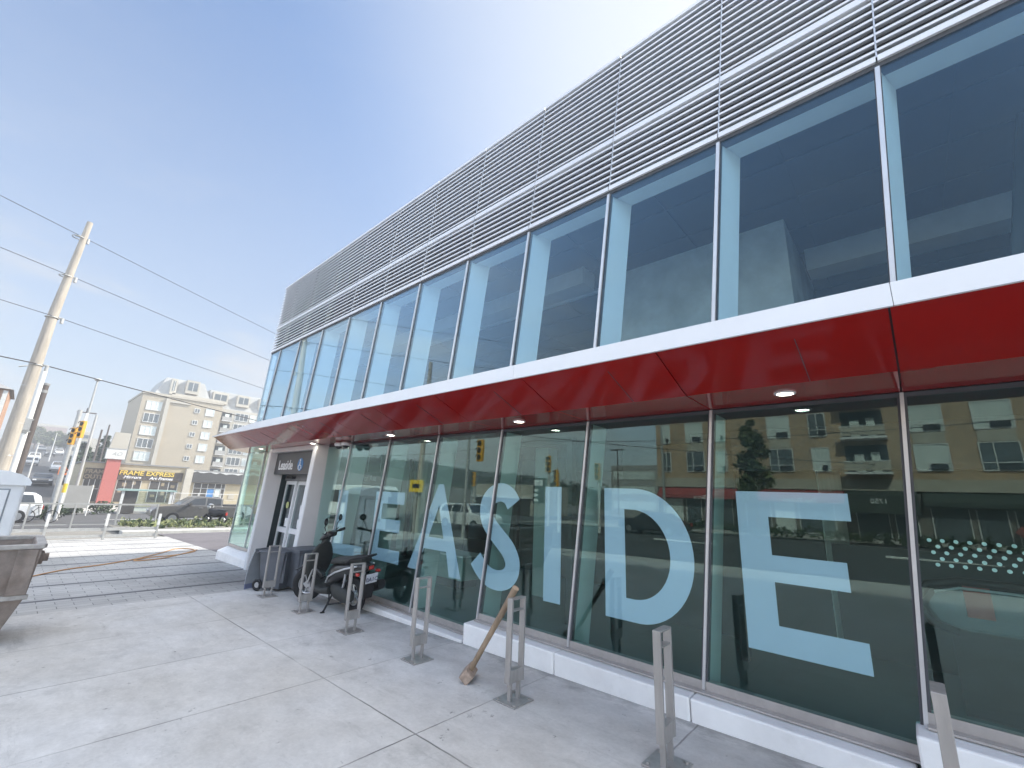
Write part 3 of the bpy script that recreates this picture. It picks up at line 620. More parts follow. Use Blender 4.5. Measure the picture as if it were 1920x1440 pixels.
mb = B('black'); mb.cyl((0, 0, 0), (0, 0, .05), .16, 16); mb.cyl((0, 0, .85), (0, 0, .95), .06, 12); mb.build('base', None, t)
for k, x in enumerate((-9.5, -6.2, -4.2, -1.2, 2.)):
    pass

# ------------------------------------------------------------------ bike racks
def rack(loc, label):
    t = thing('bike_rack', label, 'bike rack', loc, 0, 'steel bike racks along the station front')
    for y in (-.083, .083):
        mb = B('steel'); mb.box(-.028, .028, y - .011, y + .011, .14, .795); mb.build('post', None, t, .003)
    mb = B('steel'); mb.box(-.028, .028, -.0715, .0715, .782, .795); mb.build('top_bar', None, t, .002)
    mb = B('steel'); mb.box(-.026, .026, -.0715, .0715, .69, .70); mb.build('crossbar', None, t, .002)
    mb = B('steel'); mb.box(-.026, .026, -.0715, .0715, .142, .24); mb.build('lock_block', None, t, .003)
    for y in (-.055, .055):
        mb = B('steel'); mb.box(-.018, .018, y - .01, y + .01, .012, .1415); mb.build('stem', None, t)
    mb = B('steel'); mb.box(-.12, .12, -.125, .125, .001, .012)
    for a in (-.09, .09):
        for b in (-.095, .095): mb.cyl((a, b, .012), (a, b, .022), .012, 6)
    mb.build('base_plate', None, t, .002)
    return t
spots = [(-8.17, 'steel bike rack in front of the two wheeled bins'), (-6.79, 'steel bike rack in front of the scooter front wheel'), (-5.44, 'steel bike rack in front of the scooter number plate'),
         (-4.06, 'steel bike rack standing alone between the scooter and the mallet'), (-2.72, 'steel bike rack with the wooden mallet leaning on it'), (-1.40, 'steel bike rack below the letter D, right of the mallet'), (-.03, 'steel bike rack nearest the camera, cut off by the bottom right frame edge')]
for k, (x, lab) in enumerate(spots):
    loc = (x, 3.17, zg(x, 3.17))
    if k == 0: r0 = rack(loc, lab)
    else: dup(r0, loc, lab, group='steel bike racks along the station front')
# mallet
t = thing('mallet', 'worn wooden sledge mallet leaning on a bike rack', 'mallet', (-3.30, 3.19, zg(-3.3, 3.2)))
d = Vector((.53, .0, .80)).normalized(); hb = Vector((.0, 0, .055))
mb = B('wood'); mb.tube([hb, hb + d * .35, hb + d * .98], [.026, .025, .031], 10); mb.m(M['woodend']); mb.cyl(hb + d * .98, hb + d * .985, .0315, 10); mb.build('handle', None, t)
mb = B('mallethead'); ax = Vector((.55, -.8, 0)).normalized(); c = Vector((0, 0, .055)); mb.tube([c - ax * .12, c - ax * .112, c + ax * .112, c + ax * .12], [.058, .068, .068, .058], 4, True, False); mb.build('head', None, t, .004)

# ------------------------------------------------------------------ wheeled bins
def cart(loc, rz, label, lid):
    t = thing('wheeled_bin', label, 'bin', loc, rz, 'wheeled bins by the entrance')
    mb = B('binm')
    w0, w1 = .19, .25
    b = [(-w0, -.2, .04), (w0, -.2, .04), (w0, .2, .08), (-w0, .2, .08)]; tp = [(-w1, -.27, .66), (w1, -.27, .66), (w1, .25, .66), (-w1, .25, .66)]
    mb.hexa(b + tp); mb.box(-w1 - .015, w1 + .015, -.29, .27, .63, .668)
    mb.box(-w1 * .8, -w1 * .72, -.285, -.2, .15, .63); mb.box(w1 * .72, w1 * .8, -.285, -.2, .15, .63); mb.build('bin_body', None, t, .012)
    for s in (-1, 1):
        mb = B('rubber'); mb.ring((0, 0, 0), .075, .022, .022, 'x', 20, 8); mb.v = [(v[0] + s * .245, v[1] + .2, v[2] + .099) for v in mb.v]; wl = mb.build('wheel', None, t)
        mb = B('silver'); mb.cyl((s * .235, .2, .099), (s * .258, .2, .099), .045, 12); mb.build('hub', None, wl)
    mb = B('binm'); mb.tube([(-w1, .27, .62), (-w1, .33, .64), (w1, .33, .64), (w1, .27, .62)], .014, 8); mb.build('handle', None, t)
    if lid:   # lid thrown open, hanging down behind the handle side and resting on the ground
        n = 8; vs = []; fs = []
        for k in range(n + 1):
            u = k / n; y = .33 + .05 * math.sin(u * 3.14) + .08 * u ** 1.3; z = .66 * (1 - u) + .012
            for x in (-.27 - .02 * u, .27 + .02 * u): vs.append((x, y, z))
            for x in (.27 + .02 * u, -.27 - .02 * u): vs.append((x, y + .012, z + .012))
        for k in range(n):
            a = k * 4
            for q in range(4): fs.append((a + q, a + (q + 1) % 4, a + 4 + (q + 1) % 4, a + 4 + q))
        mb = B('bingrey'); mb.add(vs, fs[:7 * 4]); mb.m(M['binblue']); mb.add(vs, fs[7 * 4:]); mb.build('lid', None, t, .003)
    else:
        mb = B('binm'); mb.box(-w1 - .02, w1 + .02, -.3, .28, .669, .70); mb.build('lid', None, t, .012)
    return t
cart((-8.68, 3.50, zg(-8.7, 3.5)), R(118), 'grey wheeled bin with its lid hanging open down to a blue edge', True)
cart((-8.42, 3.80, zg(-8.4, 3.8)), R(95), 'closed dark wheeled bin right of the open bin', False)

# ------------------------------------------------------------------ motor scooter
sct = thing('motor_scooter', 'black motor scooter parked between the bike racks and the glass', 'scooter', (-6.25, 3.66, zg(-6.25, 3.66)), R(184), rx=R(-5)); sct.scale = (1.06, 1.08, 1.12)
def steer(mb, a=R(40), px=.98):
    c, q = math.cos(a), math.sin(a)
    mb.v = [(px + (v[0] - px) * c - v[1] * q, (v[0] - px) * q + v[1] * c, v[2]) for v in mb.v]; return mb
def wheel(x, name, r=.225):
    mb = B('rubber'); mb.ring((x, 0, r), r - .05, .052, .05, 'y', 30, 12)
    if x > .5: steer(mb)
    w = mb.build(name, None, sct)
    mb = B('silver'); mb.cyl((x, -.035, r), (x, .035, r), .045, 16)
    for k in range(5):
        a = 2 * math.pi * k / 5; mb.tube([(x, 0, r), (x + .13 * math.cos(a), 0, r + .13 * math.sin(a))], .014, 6)
    mb.ring((x, 0, r), .125, .03, .012, 'y', 26, 8)
    if x > .5: steer(mb)
    mb.build('rim', None, w)
wheel(0, 'rear_wheel'); wheel(1.12, 'front_wheel')
mb = B('scoot'); mb.loft([(1.30, .42, 0, .05, .012, -.6), (1.22, .455, 0, .07, .02, -.2), (1.10, .465, 0, .075, .03, 0), (.97, .41, 0, .075, .035, .6), (.9, .32, 0, .06, .03, .9)], 12); steer(mb).build('front_fender', None, sct)
mb = B('silver'); mb.tube([(1.10, .085, .24), (1.03, .08, .44)], .016, 8); mb.tube([(1.10, -.085, .24), (1.03, -.08, .44)], .016, 8); steer(mb).build('fork', None, sct)
mb = B('scootm'); mb.loft([(1.04, .30, 0, .12, .10, .4), (1.00, .44, 0, .19, .07, 1.2), (.96, .58, 0, .20, .065, 1.2), (.90, .70, 0, .15, .06, 1.2), (.86, .78, 0, .09, .05, 1.2)], 14); mb.build('leg_shield', None, sct)
mb = B('scoot'); mb.loft([(.96, .85, 0, .05, .05, .6), (.90, .875, 0, .13, .062, .4), (.82, .90, 0, .14, .05, .2), (.76, .90, 0, .07, .03, 0)], 14); steer(mb).build('headset', None, sct)
mb = B('scootm'); mb.loft([(.93, .72, 0, .10, .06, 1.2), (.90, .80, 0, .085, .06, 1.2), (.87, .88, 0, .08, .05, 1.2)], 12); steer(mb).build('steering_column', None, sct)
mb = B('black'); mb.tube([(.74, .33, .93), (.80, .22, .915), (.85, .1, .90), (.85, -.1, .90), (.80, -.22, .915), (.74, -.33, .93)], .015, 8); mb.tube([(.74, .33, .93), (.785, .24, .918)], .022, 10); mb.tube([(.74, -.33, .93), (.785, -.24, .918)], .022, 10)
mb.tube([(.83, .31, .945), (.85, .14, .905)], .007, 6); mb.tube([(.83, -.31, .945), (.85, -.14, .905)], .007, 6); steer(mb).build('handlebar', None, sct)
for s in (1, -1):
    mb = B('black'); mb.tube([(.82, s * .19, .92), (.83, s * .25, 1.02), (.80, s * .28, 1.07)], .007, 6); mb.ring((0, 0, 0), .045, .012, .012, 'x', 20, 8); k0 = len(mb.v) - 160
    mb.v = mb.v[:k0] + [(v[0] + .80, v[1] + s * .29, v[2] * .85 + 1.10) for v in mb.v[k0:]]
    mr = steer(mb).build('mirror', None, sct)
    mb = B('silver'); mb.cyl((.797, s * .29, 1.10), (.805, s * .29, 1.10), .043, 18); steer(mb).build('mirror_glass', None, mr)
mb = B('scootm'); mb.loft([(.98, .27, 0, .12, .05, 0), (.85, .215, 0, .17, .04, 0), (.62, .205, 0, .18, .04, 0), (.42, .24, 0, .17, .06, 0)], 12, e=.5); mb.build('floorboard', None, sct)
mb = B('scoot'); mb.loft([(.56, .34, 0, .10, .13, .2), (.44, .42, 0, .155, .15, .1), (.25, .48, 0, .17, .12, .1), (.0, .54, 0, .165, .09, .1), (-.22, .585, 0, .12, .065, .1), (-.36, .61, 0, .06, .03, .1)], 16); mb.build('tail_body', None, sct)
mb = B('scootm'); mb.loft([(.50, .575, 0, .09, .03, 0), (.40, .61, 0, .135, .045, 0), (.15, .63, 0, .15, .045, .1), (.05, .655, 0, .15, .05, .1), (-.15, .675, 0, .13, .045, .1), (-.25, .68, 0, .08, .025, .1)], 14); mb.build('seat', None, sct)
mb = B('alum')
for s in (1, -1): mb.tube([(.52, s * .135, .33), (.40, s * .175, .42), (.22, s * .182, .50), (.0, s * .176, .565), (-.22, s * .13, .615)], .012, 6)
mb.build('side_trim', None, sct)
mb = B('black'); mb.tube([(.02, .14, .63), (-.12, .16, .70), (-.28, .12, .73), (-.34, 0, .735), (-.28, -.12, .73), (-.12, -.16, .70), (.02, -.14, .63)], .014, 8); mb.build('grab_rail', None, sct)
mb = B('redl'); mb.box(-.372, -.345, -.035, .035, .575, .62); mb.build('tail_light', None, sct, .008)
for s in (1, -1):
    mb = B('redl'); mb.loft([(-.33, .53, s * .16, .010, .010, 0), (-.31, .53, s * .16, .024, .019, 0), (-.26, .53, s * .15, .020, .018, 0)], 10); mb.build('indicator', None, sct)
mb = B('black'); mb.hexa([(-.30, -.07, .22), (-.22, -.07, .22), (-.22, .07, .22), (-.30, .07, .22), (-.37, -.085, .52), (-.30, -.085, .52), (-.30, .085, .52), (-.37, .085, .52)]); mb.build('rear_mudguard', None, sct, .01)
lp = B('plate'); lp.hexa([(-.365, -.085, .415), (-.36, -.085, .415), (-.36, .085, .415), (-.365, .085, .415), (-.392, -.085, .53), (-.387, -.085, .53), (-.387, .085, .53), (-.392, .085, .53)]); lpo = lp.build('number_plate', None, sct)
cu = bpy.data.curves.new('plate_text', 'FONT'); cu.body = '0A1C'; cu.size = .075; cu.align_x = 'CENTER'; cu.extrude = .001; cu.resolution_u = 2
tt = bpy.data.objects.new('plate_curve', cu); COL.objects.link(tt); me = bpy.data.meshes.new_from_object(tt.evaluated_get(bpy.context.evaluated_depsgraph_get())); bpy.data.objects.remove(tt, do_unlink=True)
me.transform(Matrix.Translation((-.3785, 0, .437)) @ Matrix.Rotation(R(-13), 4, 'Y') @ Euler((R(90), 0, R(-90))).to_matrix().to_4x4()); me.materials.clear(); me.materials.append(M['plateink'])
po = bpy.data.objects.new('plate_text', me); COL.objects.link(po); po.parent = lpo
mb = B('scootm'); mb.loft([(.42, .26, .03, .09, .06, 0), (.25, .255, .08, .10, .10, 0), (.05, .235, .11, .085, .095, 0), (-.08, .225, .115, .06, .06, 0)], 14); mb.build('engine_case', None, sct)
mb = B('black'); mb.loft([(.20, .24, -.14, .03, .03, 0), (.10, .26, -.17, .07, .07, 0), (-.20, .33, -.19, .075, .075, 0), (-.33, .36, -.195, .06, .06, 0)], 14); mb.build('exhaust', None, sct)
mb = B('black'); mb.tube([(.38, .10, .2), (.32, .24, .05), (.30, .28, .02)], .013, 8); mb.tube([(.40, .14, .20), (.30, .20, .10), (.12, .12, .13)], .010, 6); mb.cyl((.30, .28, .006), (.30, .28, .028), .03, 10); mb.build('side_stand', None, sct)
mb = B('silver'); mb.tube([(.10, .13, .26), (.02, .15, .42), (.0, .15, .50)], .018, 8); mb.build('shock_absorber', None, sct)

# ------------------------------------------------------------------ skip, portable toilet, cable
t = thing('skip', 'battered rusty grey steel skip at the left edge of the plaza', 'skip', (-7.75, -.6, zg(-7.75, 0)))
X0, X1, Y0, Y1, ZT, ZM = -.62, .46, -1.1, .93, 1.02, .50
def qring(z, ix, iy): return [(X0 + ix, Y0 + iy, z), (X1 - ix, Y0 + iy, z), (X1 - ix, Y1 - iy, z), (X0 + ix, Y1 - iy, z)]
mb = B('skip'); a, b, c = qring(.0, .16, .16), qring(ZM, .0, .0), qring(ZT, -.03, -.03); ai, ci = qring(.03, .19, .19), qring(ZT, .03, .03)
vs = a + b + c + ci + ai; fs = [(3, 2, 1, 0)]
for k in range(4):
    l = (k + 1) % 4
    for o in (0, 4, 8, 12): fs.append((o + k, o + l, o + 4 + l, o + 4 + k))
fs.append((16, 17, 18, 19)); mb.add(vs, fs); mb.build('skip_body', None, t, .006)
mb = B('skipl'); mb.box(X1 - .035, X1 + .055, Y0, Y1 + .04, ZT - .035, ZT + .012); mb.box(X0 - .05, X0 + .04, Y0, Y1 + .04, ZT - .035, ZT + .012); mb.box(X0 + .041, X1 - .036, Y1 - .02, Y1 + .06, ZT - .034, ZT + .011); mb.build('rim', None, t, .01)
mb = B('skipl'); mb.box(X1 - .01, X1 + .035, Y0, Y1 + .02, ZM - .03, ZM + .02); mb.m(M['skip']); mb.box(X1 - .02, X1 + .03, Y0 + .3, Y0 + .36, ZM + .021, ZT - .036); mb.box(X1 - .02, X1 + .045, Y1 - .16, Y1 + .0, ZM + .021, ZT - .036); mb.build('side_rib', None, t, .006)
mb = B('skip'); mb.box(X1 - .4, X1 - .3, Y1 + .0, Y1 + .07, ZT - .24, ZT - .1); mb.cyl((X1 - .35, Y1 + .07, ZT - .17), (X1 - .35, Y1 + .11, ZT - .17), .045, 12); mb.build('lifting_lug', None, t, .01)
t = thing('portable_toilet', 'pale blue white portable toilet with rounded roof behind the skip', 'portable toilet', (-14.55, -.4, zg(-14.5, 0)))
mb = B('toilet'); mb.box(-.52, .5, -.56, .56, .05, 1.74); mb.build('cabin', None, t, .05, seg=3)
mb = B('toilet'); pr = [(-.62, 1.70), (.62, 1.70), (.63, 1.76), (.58, 1.84), (.46, 1.92), (.25, 1.98), (0, 2.0), (-.25, 1.98), (-.46, 1.92), (-.58, 1.84), (-.63, 1.76)]; mb.prism(pr, (-.58, .56), 0); mb.build('roof', None, t, .02)
mb = B('toiletline'); mb.box(.501, .506, -.36, .36, .16, 1.62); mb.m(M['toilet']); mb.box(.506, .53, -.335, .335, .185, 1.595); d = mb.build('door', None, t, .02)
mb = B('dark'); mb.box(.53, .55, -.28, -.2, .85, .95); mb.build('latch', None, d, .006)
mb = B('toiletline'); mb.box(-.55, .53, -.58, .58, 0, .05); mb.build('base', None, t)
pts = [(-12.2, .3), (-12.94, .75), (-13.43, 1.14), (-13.81, 1.68), (-14.48, 2.33), (-15.62, 3.06), (-16.6, 3.6), (-16.4, 3.9), (-15.6, 3.85), (-14.9, 3.2), (-14.74, 2.68), (-14.2, 2.3), (-14.3, 2.8), (-15.2, 3.5), (-16.0, 4.0)]
def catmull(p, n=6):
    o = []
    for i in range(len(p) - 1):
        p0, p1, p2, p3 = p[max(i - 1, 0)], p[i], p[i + 1], p[min(i + 2, len(p) - 1)]
        for k in range(n):
            u = k / n; o.append(tuple(.5 * (2 * p1[j] + (p2[j] - p0[j]) * u + (2 * p0[j] - 5 * p1[j] + 4 * p2[j] - p3[j]) * u * u + (3 * p1[j] - p0[j] - 3 * p2[j] + p3[j]) * u ** 3) for j in range(len(p1))))
    o.append(p[-1]); return o
mb = B('orange'); mb.tube([(x, y, zg(x, y) + .014) for x, y in catmull(pts)], .013, 6); tag(mb.build('cable'), 'orange cable lying in loops across the banded paving', 'cable')

# ------------------------------------------------------------------ railings and planting
def posts_rail(name, label, X, ys, h, rails, mname, cap, group=None):
    t = thing(name, label, 'railing', (X, ys[0], zg(X, 0)), 0, group)
    for y in ys:
        mb = B(mname); mb.box(-.05, .05, y - ys[0] - .03, y - ys[0] + .03, 0, h); mb.m(M['polew' if cap else mname])
        if cap: mb.box(-.056, .056, y - ys[0] - .036, y - ys[0] + .036, h * .55, h + .02)
        mb.build('post', None, t)
    for (z0, z1, d) in rails:
        mb = B(mname); mb.box(-d, d, 0., ys[-1] - ys[0], z0, z1); mb.build('rail', None, t)
    return t
posts_rail('guard_railing', 'low grey two rail guard railing with white capped posts at the plaza edge', -21.0, [-3.6, -2.1, -.55, .95, 2.4, 3.85], .84, [(.30, .40, .02), (.09, .17, .02)], 'poleg', True)
posts_rail('street_railing', 'light steel street railing across the road behind the low guard railing', -28.2, [-3.9, -2.4, -.9, .6, 2.03, 3.52, 5.0], 1.08, [(1.0, 1.07, .03), (.12, .16, .02)], 'poleg', False)
def leafcloud(mb, mats, c, r, n, size, seed, flat=1.):
    rnd = random.Random(seed)
    for k in range(n):
        while True:
            v = Vector((rnd.uniform(-1, 1), rnd.uniform(-1, 1), rnd.uniform(-1, 1)))
            if v.length <= 1: break
        v = v * (.55 + .45 * rnd.random()) if rnd.random() < .6 else v
        p = Vector(c) + Vector((v.x * r[0], v.y * r[1], v.z * r[2])); s = size * rnd.uniform(.6, 1.4)
        a = Vector((rnd.gauss(0, 1), rnd.gauss(0, 1), rnd.gauss(0, flat))).normalized(); b = a.orthogonal().normalized(); b = (Matrix.Rotation(rnd.uniform(0, 6.28), 3, a) @ b); q = a.cross(b)
        mb.m(mats[rnd.randrange(len(mats))]); mb.add([p - b * s, p + q * s * .5, p + b * s, p - q * s * .5], [(0, 1, 2, 3)])
def tree(name, label, loc, h, cr, mats, seed, n=1600, leaf=.22, trunk=.16, base=.3, group=None, column=False):
    rnd = random.Random(seed); t = thing(name, label, 'tree', loc, 0, group)
    mb = B('bark'); mb.tube([(0, 0, -.3), (.04, 0, h * .3), (-.03, .05, h * .6), (0, 0, h * .85)], [trunk, trunk * .8, trunk * .5, trunk * .15], 8)
    cl_ = []
    for k in range(11):
        u = base + (1 - base) * (k + .5) / 11; prof = math.sin(math.pi * min(1, (u - base) / (1 - base) * .8 + .18)) ** .7
        for q in range(2 if column else 3):
            a = rnd.uniform(0, 6.28); d = cr * prof * rnd.uniform(.25, .75); p = (d * math.cos(a), d * math.sin(a), h * u); cl_.append((p, cr * prof * rnd.uniform(.32, .55)))
            mb.tube([(0, 0, h * max(base * .8, u - .15)), p], [trunk * .3, trunk * .08], 5)
    mb.build('trunk', None, t); mb = MB()
    for k, (p, r) in enumerate(cl_): leafcloud(mb, mats, p, (r * 1.15, r * 1.15, r), int(n / len(cl_)), leaf, seed * 100 + k)
    mb.build('crown', None, t); return t
gmb = MB()
rg = random.Random(3)
for k in range(420):
    x, y = rg.uniform(-27.2, -24.3), rg.uniform(3.5, 14); leafcloud(gmb, [M['green3'], M['green'], M['green3']], (x, y, zg(x, y) + .22), (.16, .16, rg.uniform(.14, .36)), 10, .085, k, .3)
struct(gmb.build('ground_cover'), 'stuff')
g_ = gmb = None
bush_mats = [M['green'], M['green2']]
for k, (x, y, r, lab) in enumerate(((-43.5, 2.9, .6, 'green shrub below the left end of the bus shelter'), (-44.5, 4.6, .75, 'green shrub in front of the bus shelter post'), (-37.5, 1.6, .7, 'dark green shrub beside the traffic signal pole'))):
    mb = MB(); leafcloud(mb, bush_mats, (0, 0, r * .6), (r, r * 1.2, r * .7), 320, .12, 50 + k); o = mb.build('shrub'); o.location = (x, y, zg(x, y)); tag(o, lab, 'shrub', 'shrubs by the crossing')

# ------------------------------------------------------------------ vehicles
def car(name, label, cat, loc, rz, paint, L=4.1, W=1.62, Hh=1.32, kind='sedan', group=None):
    """front towards +x in local space"""
    t = thing(name, label, cat, loc, rz, group); h = Hh; w = W / 2
    if kind == 'pickup': prof = [(-L / 2, .45), (-L / 2, .95), (-L * .12, .98), (-L * .115, 1.42), (L * .10, 1.50), (L * .16, 1.46), (L * .27, 1.02), (L * .45, .93), (L * .49, .72), (L * .49, .42), (L * .44, .32), (-L * .46, .34)]
    elif kind == 'suv': prof = [(-L / 2, .4), (-L / 2 + .02, .85), (-L * .46, 1.3), (-L * .40, 1.46), (L * .04, 1.5), (L * .12, 1.44), (L * .24, 1.0), (L * .44, .9), (L * .49, .7), (L * .49, .38), (L * .42, .28), (-L * .46, .3)]
    elif kind == 'bus': prof = [(-L / 2, .35), (-L / 2, 2.5), (-L / 2 + .15, 2.65), (L / 2 - .3, 2.65), (L / 2 - .02, 2.4), (L / 2, .9), (L / 2, .35)]
    else: prof = [(-L / 2, .36), (-L / 2 + .02, .78), (-L * .36, .88), (-L * .22, 1.24), (L * .02, 1.30), (L * .10, 1.24), (L * .24, .88), (L * .44, .76), (L * .49, .58), (L * .49, .33), (L * .42, .25), (-L * .46, .27)]
    belt = {'pickup': .98, 'suv': .92, 'bus': 1.1}.get(kind, .84)
    n = len(prof)
    def half(z): return w if z <= belt else w - (z - belt) * (.06 if kind == 'bus' else .32)
    mb = MB().m(paint); vs = [(x, -half(z), z) for x, z in prof] + [(x, half(z), z) for x, z in prof]
    tri = tessellate_polygon([[Vector((x, z, 0)) for x, z in prof]])
    mb.add(vs, [tuple(q) for q in tri] + [tuple(n + i for i in reversed(q)) for q in tri] + [(i, n + i, n + (i + 1) % n, (i + 1) % n) for i in range(n)])
    mb.build('body', None, t, .05 if kind != 'bus' else .08, seg=3)
    # windows: side glass strips and windscreens standing a hair proud
    def side(quad):
        for s in (-1, 1):
            m2 = B('carglass')
            a = [(x, s * (half(z) + .006), z) for x, z in quad]; b_ = [(x, s * (half(z) - .03), z) for x, z in quad]; k = len(a)
            m2.add(a + b_, [tuple(range(k)), tuple(range(k, 2 * k))] + [(i, (i + 1) % k, k + (i + 1) % k, k + i) for i in range(k)])
            m2.build('side_window', None, t)
    if kind == 'pickup':
        side([(-L * .10, 1.03), (L * .03, 1.03), (L * .03, 1.40), (-L * .10, 1.36)]); side([(L * .045, 1.03), (L * .22, 1.05), (L * .145, 1.36), (L * .045, 1.41)]); fr, rr = ((L * .27, 1.03), (L * .165, 1.44)), ((-L * .118, 1.04), (-L * .116, 1.38))
    elif kind == 'suv':
        side([(-L * .42, 1.0), (-L * .2, 1.0), (-L * .2, 1.38), (-L * .39, 1.36)]); side([(-L * .18, 1.0), (L * .0, 1.0), (L * .0, 1.40), (-L * .18, 1.39)]); side([(L * .02, 1.0), (L * .19, 1.02), (L * .11, 1.36), (L * .02, 1.40)]); fr, rr = ((L * .24, 1.02), (L * .125, 1.42)), ((-L * .49, .95), (-L * .455, 1.32))
    elif kind == 'bus':
        side([(-L * .47, 1.3), (L * .40, 1.3), (L * .40, 2.25), (-L * .47, 2.25)]); fr, rr = ((L * .5, 1.1), (L * .497, 2.35)), ((-L * .5, 1.4), (-L * .5, 2.3))
    else:
        side([(-L * .30, .90), (-L * .02, .90), (-L * .02, 1.22), (-L * .19, 1.18)]); side([(L * .0, .90), (L * .2, .90), (L * .085, 1.19), (L * .0, 1.23)]); fr, rr = ((L * .235, .90), (L * .105, 1.22)), ((-L * .355, .90), (-L * .225, 1.21))
    for nm, (a, b_), sg in (('windscreen', fr, 1), ('rear_window', rr, -1)):
        m2 = B('carglass'); e = .012 * sg; wa, wb = half(a[1]) - .1, half(b_[1]) - .08
        m2.hexa([(a[0] + e - .02, -wa, a[1]), (a[0] + e, -wa, a[1]), (a[0] + e, wa, a[1]), (a[0] + e - .02, wa, a[1]), (b_[0] + e - .02, -wb, b_[1]), (b_[0] + e, -wb, b_[1]), (b_[0] + e, wb, b_[1]), (b_[0] + e - .02, wb, b_[1])]); m2.build(nm, None, t)
    rw = .31 if kind in ('pickup', 'suv') else (.42 if kind == 'bus' else .28)
    for x in (L * .31, -L * .30):
        for s in (-1, 1):
            m2 = B('rubber'); m2.cyl((x, s * (w - .17), rw), (x, s * (w + .015), rw), rw, 20); wl = m2.build('wheel', None, t)
            m2 = B('silver'); m2.cyl((x, s * (w - .02), rw), (x, s * (w + .025), rw), rw * .62, 14); m2.build('rim', None, wl)
    zl = .66 if kind in ('pickup', 'suv') else (.75 if kind == 'bus' else .56)
    for s in (-1, 1):
        m2 = B('headl'); m2.box(L * .485, L * .497, s * (w - .22) - .14, s * (w - .22) + .14, zl - .04, zl + .09); m2.build('headlight', None, t)
        m2 = B('redl'); m2.box(-L * .507, -L * .495, s * (w - .16) - .11, s * (w - .16) + .11, zl, zl + .18); m2.build('tail_light', None, t)
    if kind == 'pickup':
        m2 = B('black'); m2.box(-L * .49, -L * .13, -w + .05, w - .05, .985, 1.03); m2.build('bed_cover', None, t, .01)
        for s in (-1, 1):
            m2 = B('silver'); m2.box(-L * .06, -L * .02, s * (w + .004) - .012, s * (w + .004) + .012, .86, .89); m2.box(L * .06, L * .10, s * (w + .004) - .012, s * (w + .004) + .012, .86, .89); m2.build('door_handle', None, t)
            m2 = MB().m(paint); m2.box(L * .17, L * .20, s * (w + .08) - .08, s * (w + .08) + .08, 1.02, 1.15); m2.build('wing_mirror', None, t)
            m2 = B('alum'); m2.box(-L * .2, L * .2, s * (w - .02) - .03, s * (w - .02) + .04, .30, .34); m2.build('side_step', None, t)
            m2 = B('dark'); m2.box(-L * .115, L * .42, s * (w + .002) - .004, s * (w + .002) + .004, .34, .40); m2.build('side_cladding', None, t)
    return t
car('pickup_truck', 'grey crew cab pickup truck stopped beyond the planted kerb', 'pickup truck', (-31., 7.75, zg(-31, 7) + .0), R(-92), M['cargrey'], 5.3, 1.75, kind='pickup')
car('parked_car', 'white estate car partly hidden behind the portable toilet', 'car', (-34.2, -.9, zg(-34, 0)), R(-90), M['carwhite'], 4.2, 1.65, kind='suv', group='cars at the crossing')
hillcars = [(-70, 1.8, 'cardark', 'sedan', 'dark car coming down the hill road, nearest the crossing'), (-104, .9, 'carsilver', 'sedan', 'silver car on the hill road beside the dark column'), (-118, 1.2, 'carwhite', 'suv', 'white van on the hill road behind the silver car'), (-140, 3.6, 'cardark', 'suv', 'dark car high on the hill road near the lamp post'),
            (-150, 5.2, 'carwhite', 'suv', 'white car high on the hill road under the trees'), (-170, 2.6, 'carsilver', 'sedan', 'small silver car at the top of the hill road'), (-92, 3.6, 'carwhite', 'suv', 'white car behind the orange work sign')]
for x, y, p_, k_, lab in hillcars: car('hill_car', lab, 'car', (x, y, zg(x, y) + .02), 0., M[p_], kind=k_, group='cars on the hill road')
for x, y, p_, k_, lab in ((-20, -10.5, 'carwhite', 'suv', 'white car on the road facing the station, seen in the glass'), (-12, -18.5, 'cardark', 'sedan', 'dark car on the far lane opposite the station'), (-31, -18, 'carsilver', 'sedan', 'silver car on the far lane near the crossing')):
    car('passing_car', lab, 'car', (x, y, zg(x, y)), 0. if y > -14 else R(180), M[p_], kind=k_, group='cars on the road in front of the station')
car('city_bus', 'white city bus on the road in front of the station, mirrored in the glass', 'bus', (-34, -10.5, zg(-34, 0)), 0, M['carwhite'], 9.5, 2.3, kind='bus')
t = thing('work_sign', 'orange road work sign beside the hill road', 'sign', (-80, 3.75, zg(-80, 3.7)))
mb = B('orangep'); mb.box(-.03, .03, -.5, .5, .5, 1.5); mb.build('sign_board', None, t); mb = B('dark'); mb.box(.031, .036, -.25, .25, .75, 1.2); mb.m(M['orangep']); mb.box(.037, .04, -.16, .16, .85, 1.1); mb.build('sign_symbol', None, t); mb = B('poleg'); mb.cyl((0, -.3, 0), (0, -.3, .5), .03, 6); mb.cyl((0, .3, 0), (0, .3, .5), .03, 6); mb.build('leg', None, t)
# covered motorbike on the planting strip
t = thing('parked_motorbike', 'dark motorbike with a red tail light by the planted kerb', 'motorbike', (-26.0, 7.0, zg(-26, 7) + .13), R(205))
for x in (-.5, .55):
    mb = B('rubber'); mb.ring((x, 0, .27), .22, .055, .055, 'y', 22, 8); w = mb.build('wheel', None, t); mb = B('silver'); mb.cyl((x, -.03, .27), (x, .03, .27), .11, 14); mb.build('rim', None, w)
mb = B('blacktarp'); mb.loft([(-.62, .62, 0, .08, .05, 0), (-.4, .62, 0, .17, .12, 0), (-.05, .58, 0, .2, .2, 0), (.25, .64, 0, .2, .2, 0), (.42, .72, 0, .12, .1, 0)], 14); mb.build('body', None, t)
mb = B('black'); mb.loft([(-.6, .73, 0, .1, .03, 0), (-.3, .74, 0, .15, .045, 0), (.05, .73, 0, .12, .04, 0)], 12); mb.build('seat', None, t)
mb = B('black'); mb.tube([(.28, .35, .98), (.38, .15, .95), (.38, -.15, .95), (.28, -.35, .98)], .02, 8); mb.tube([(.38, 0, .95), (.55, 0, .3)], .04, 8); mb.build('handlebar', None, t)
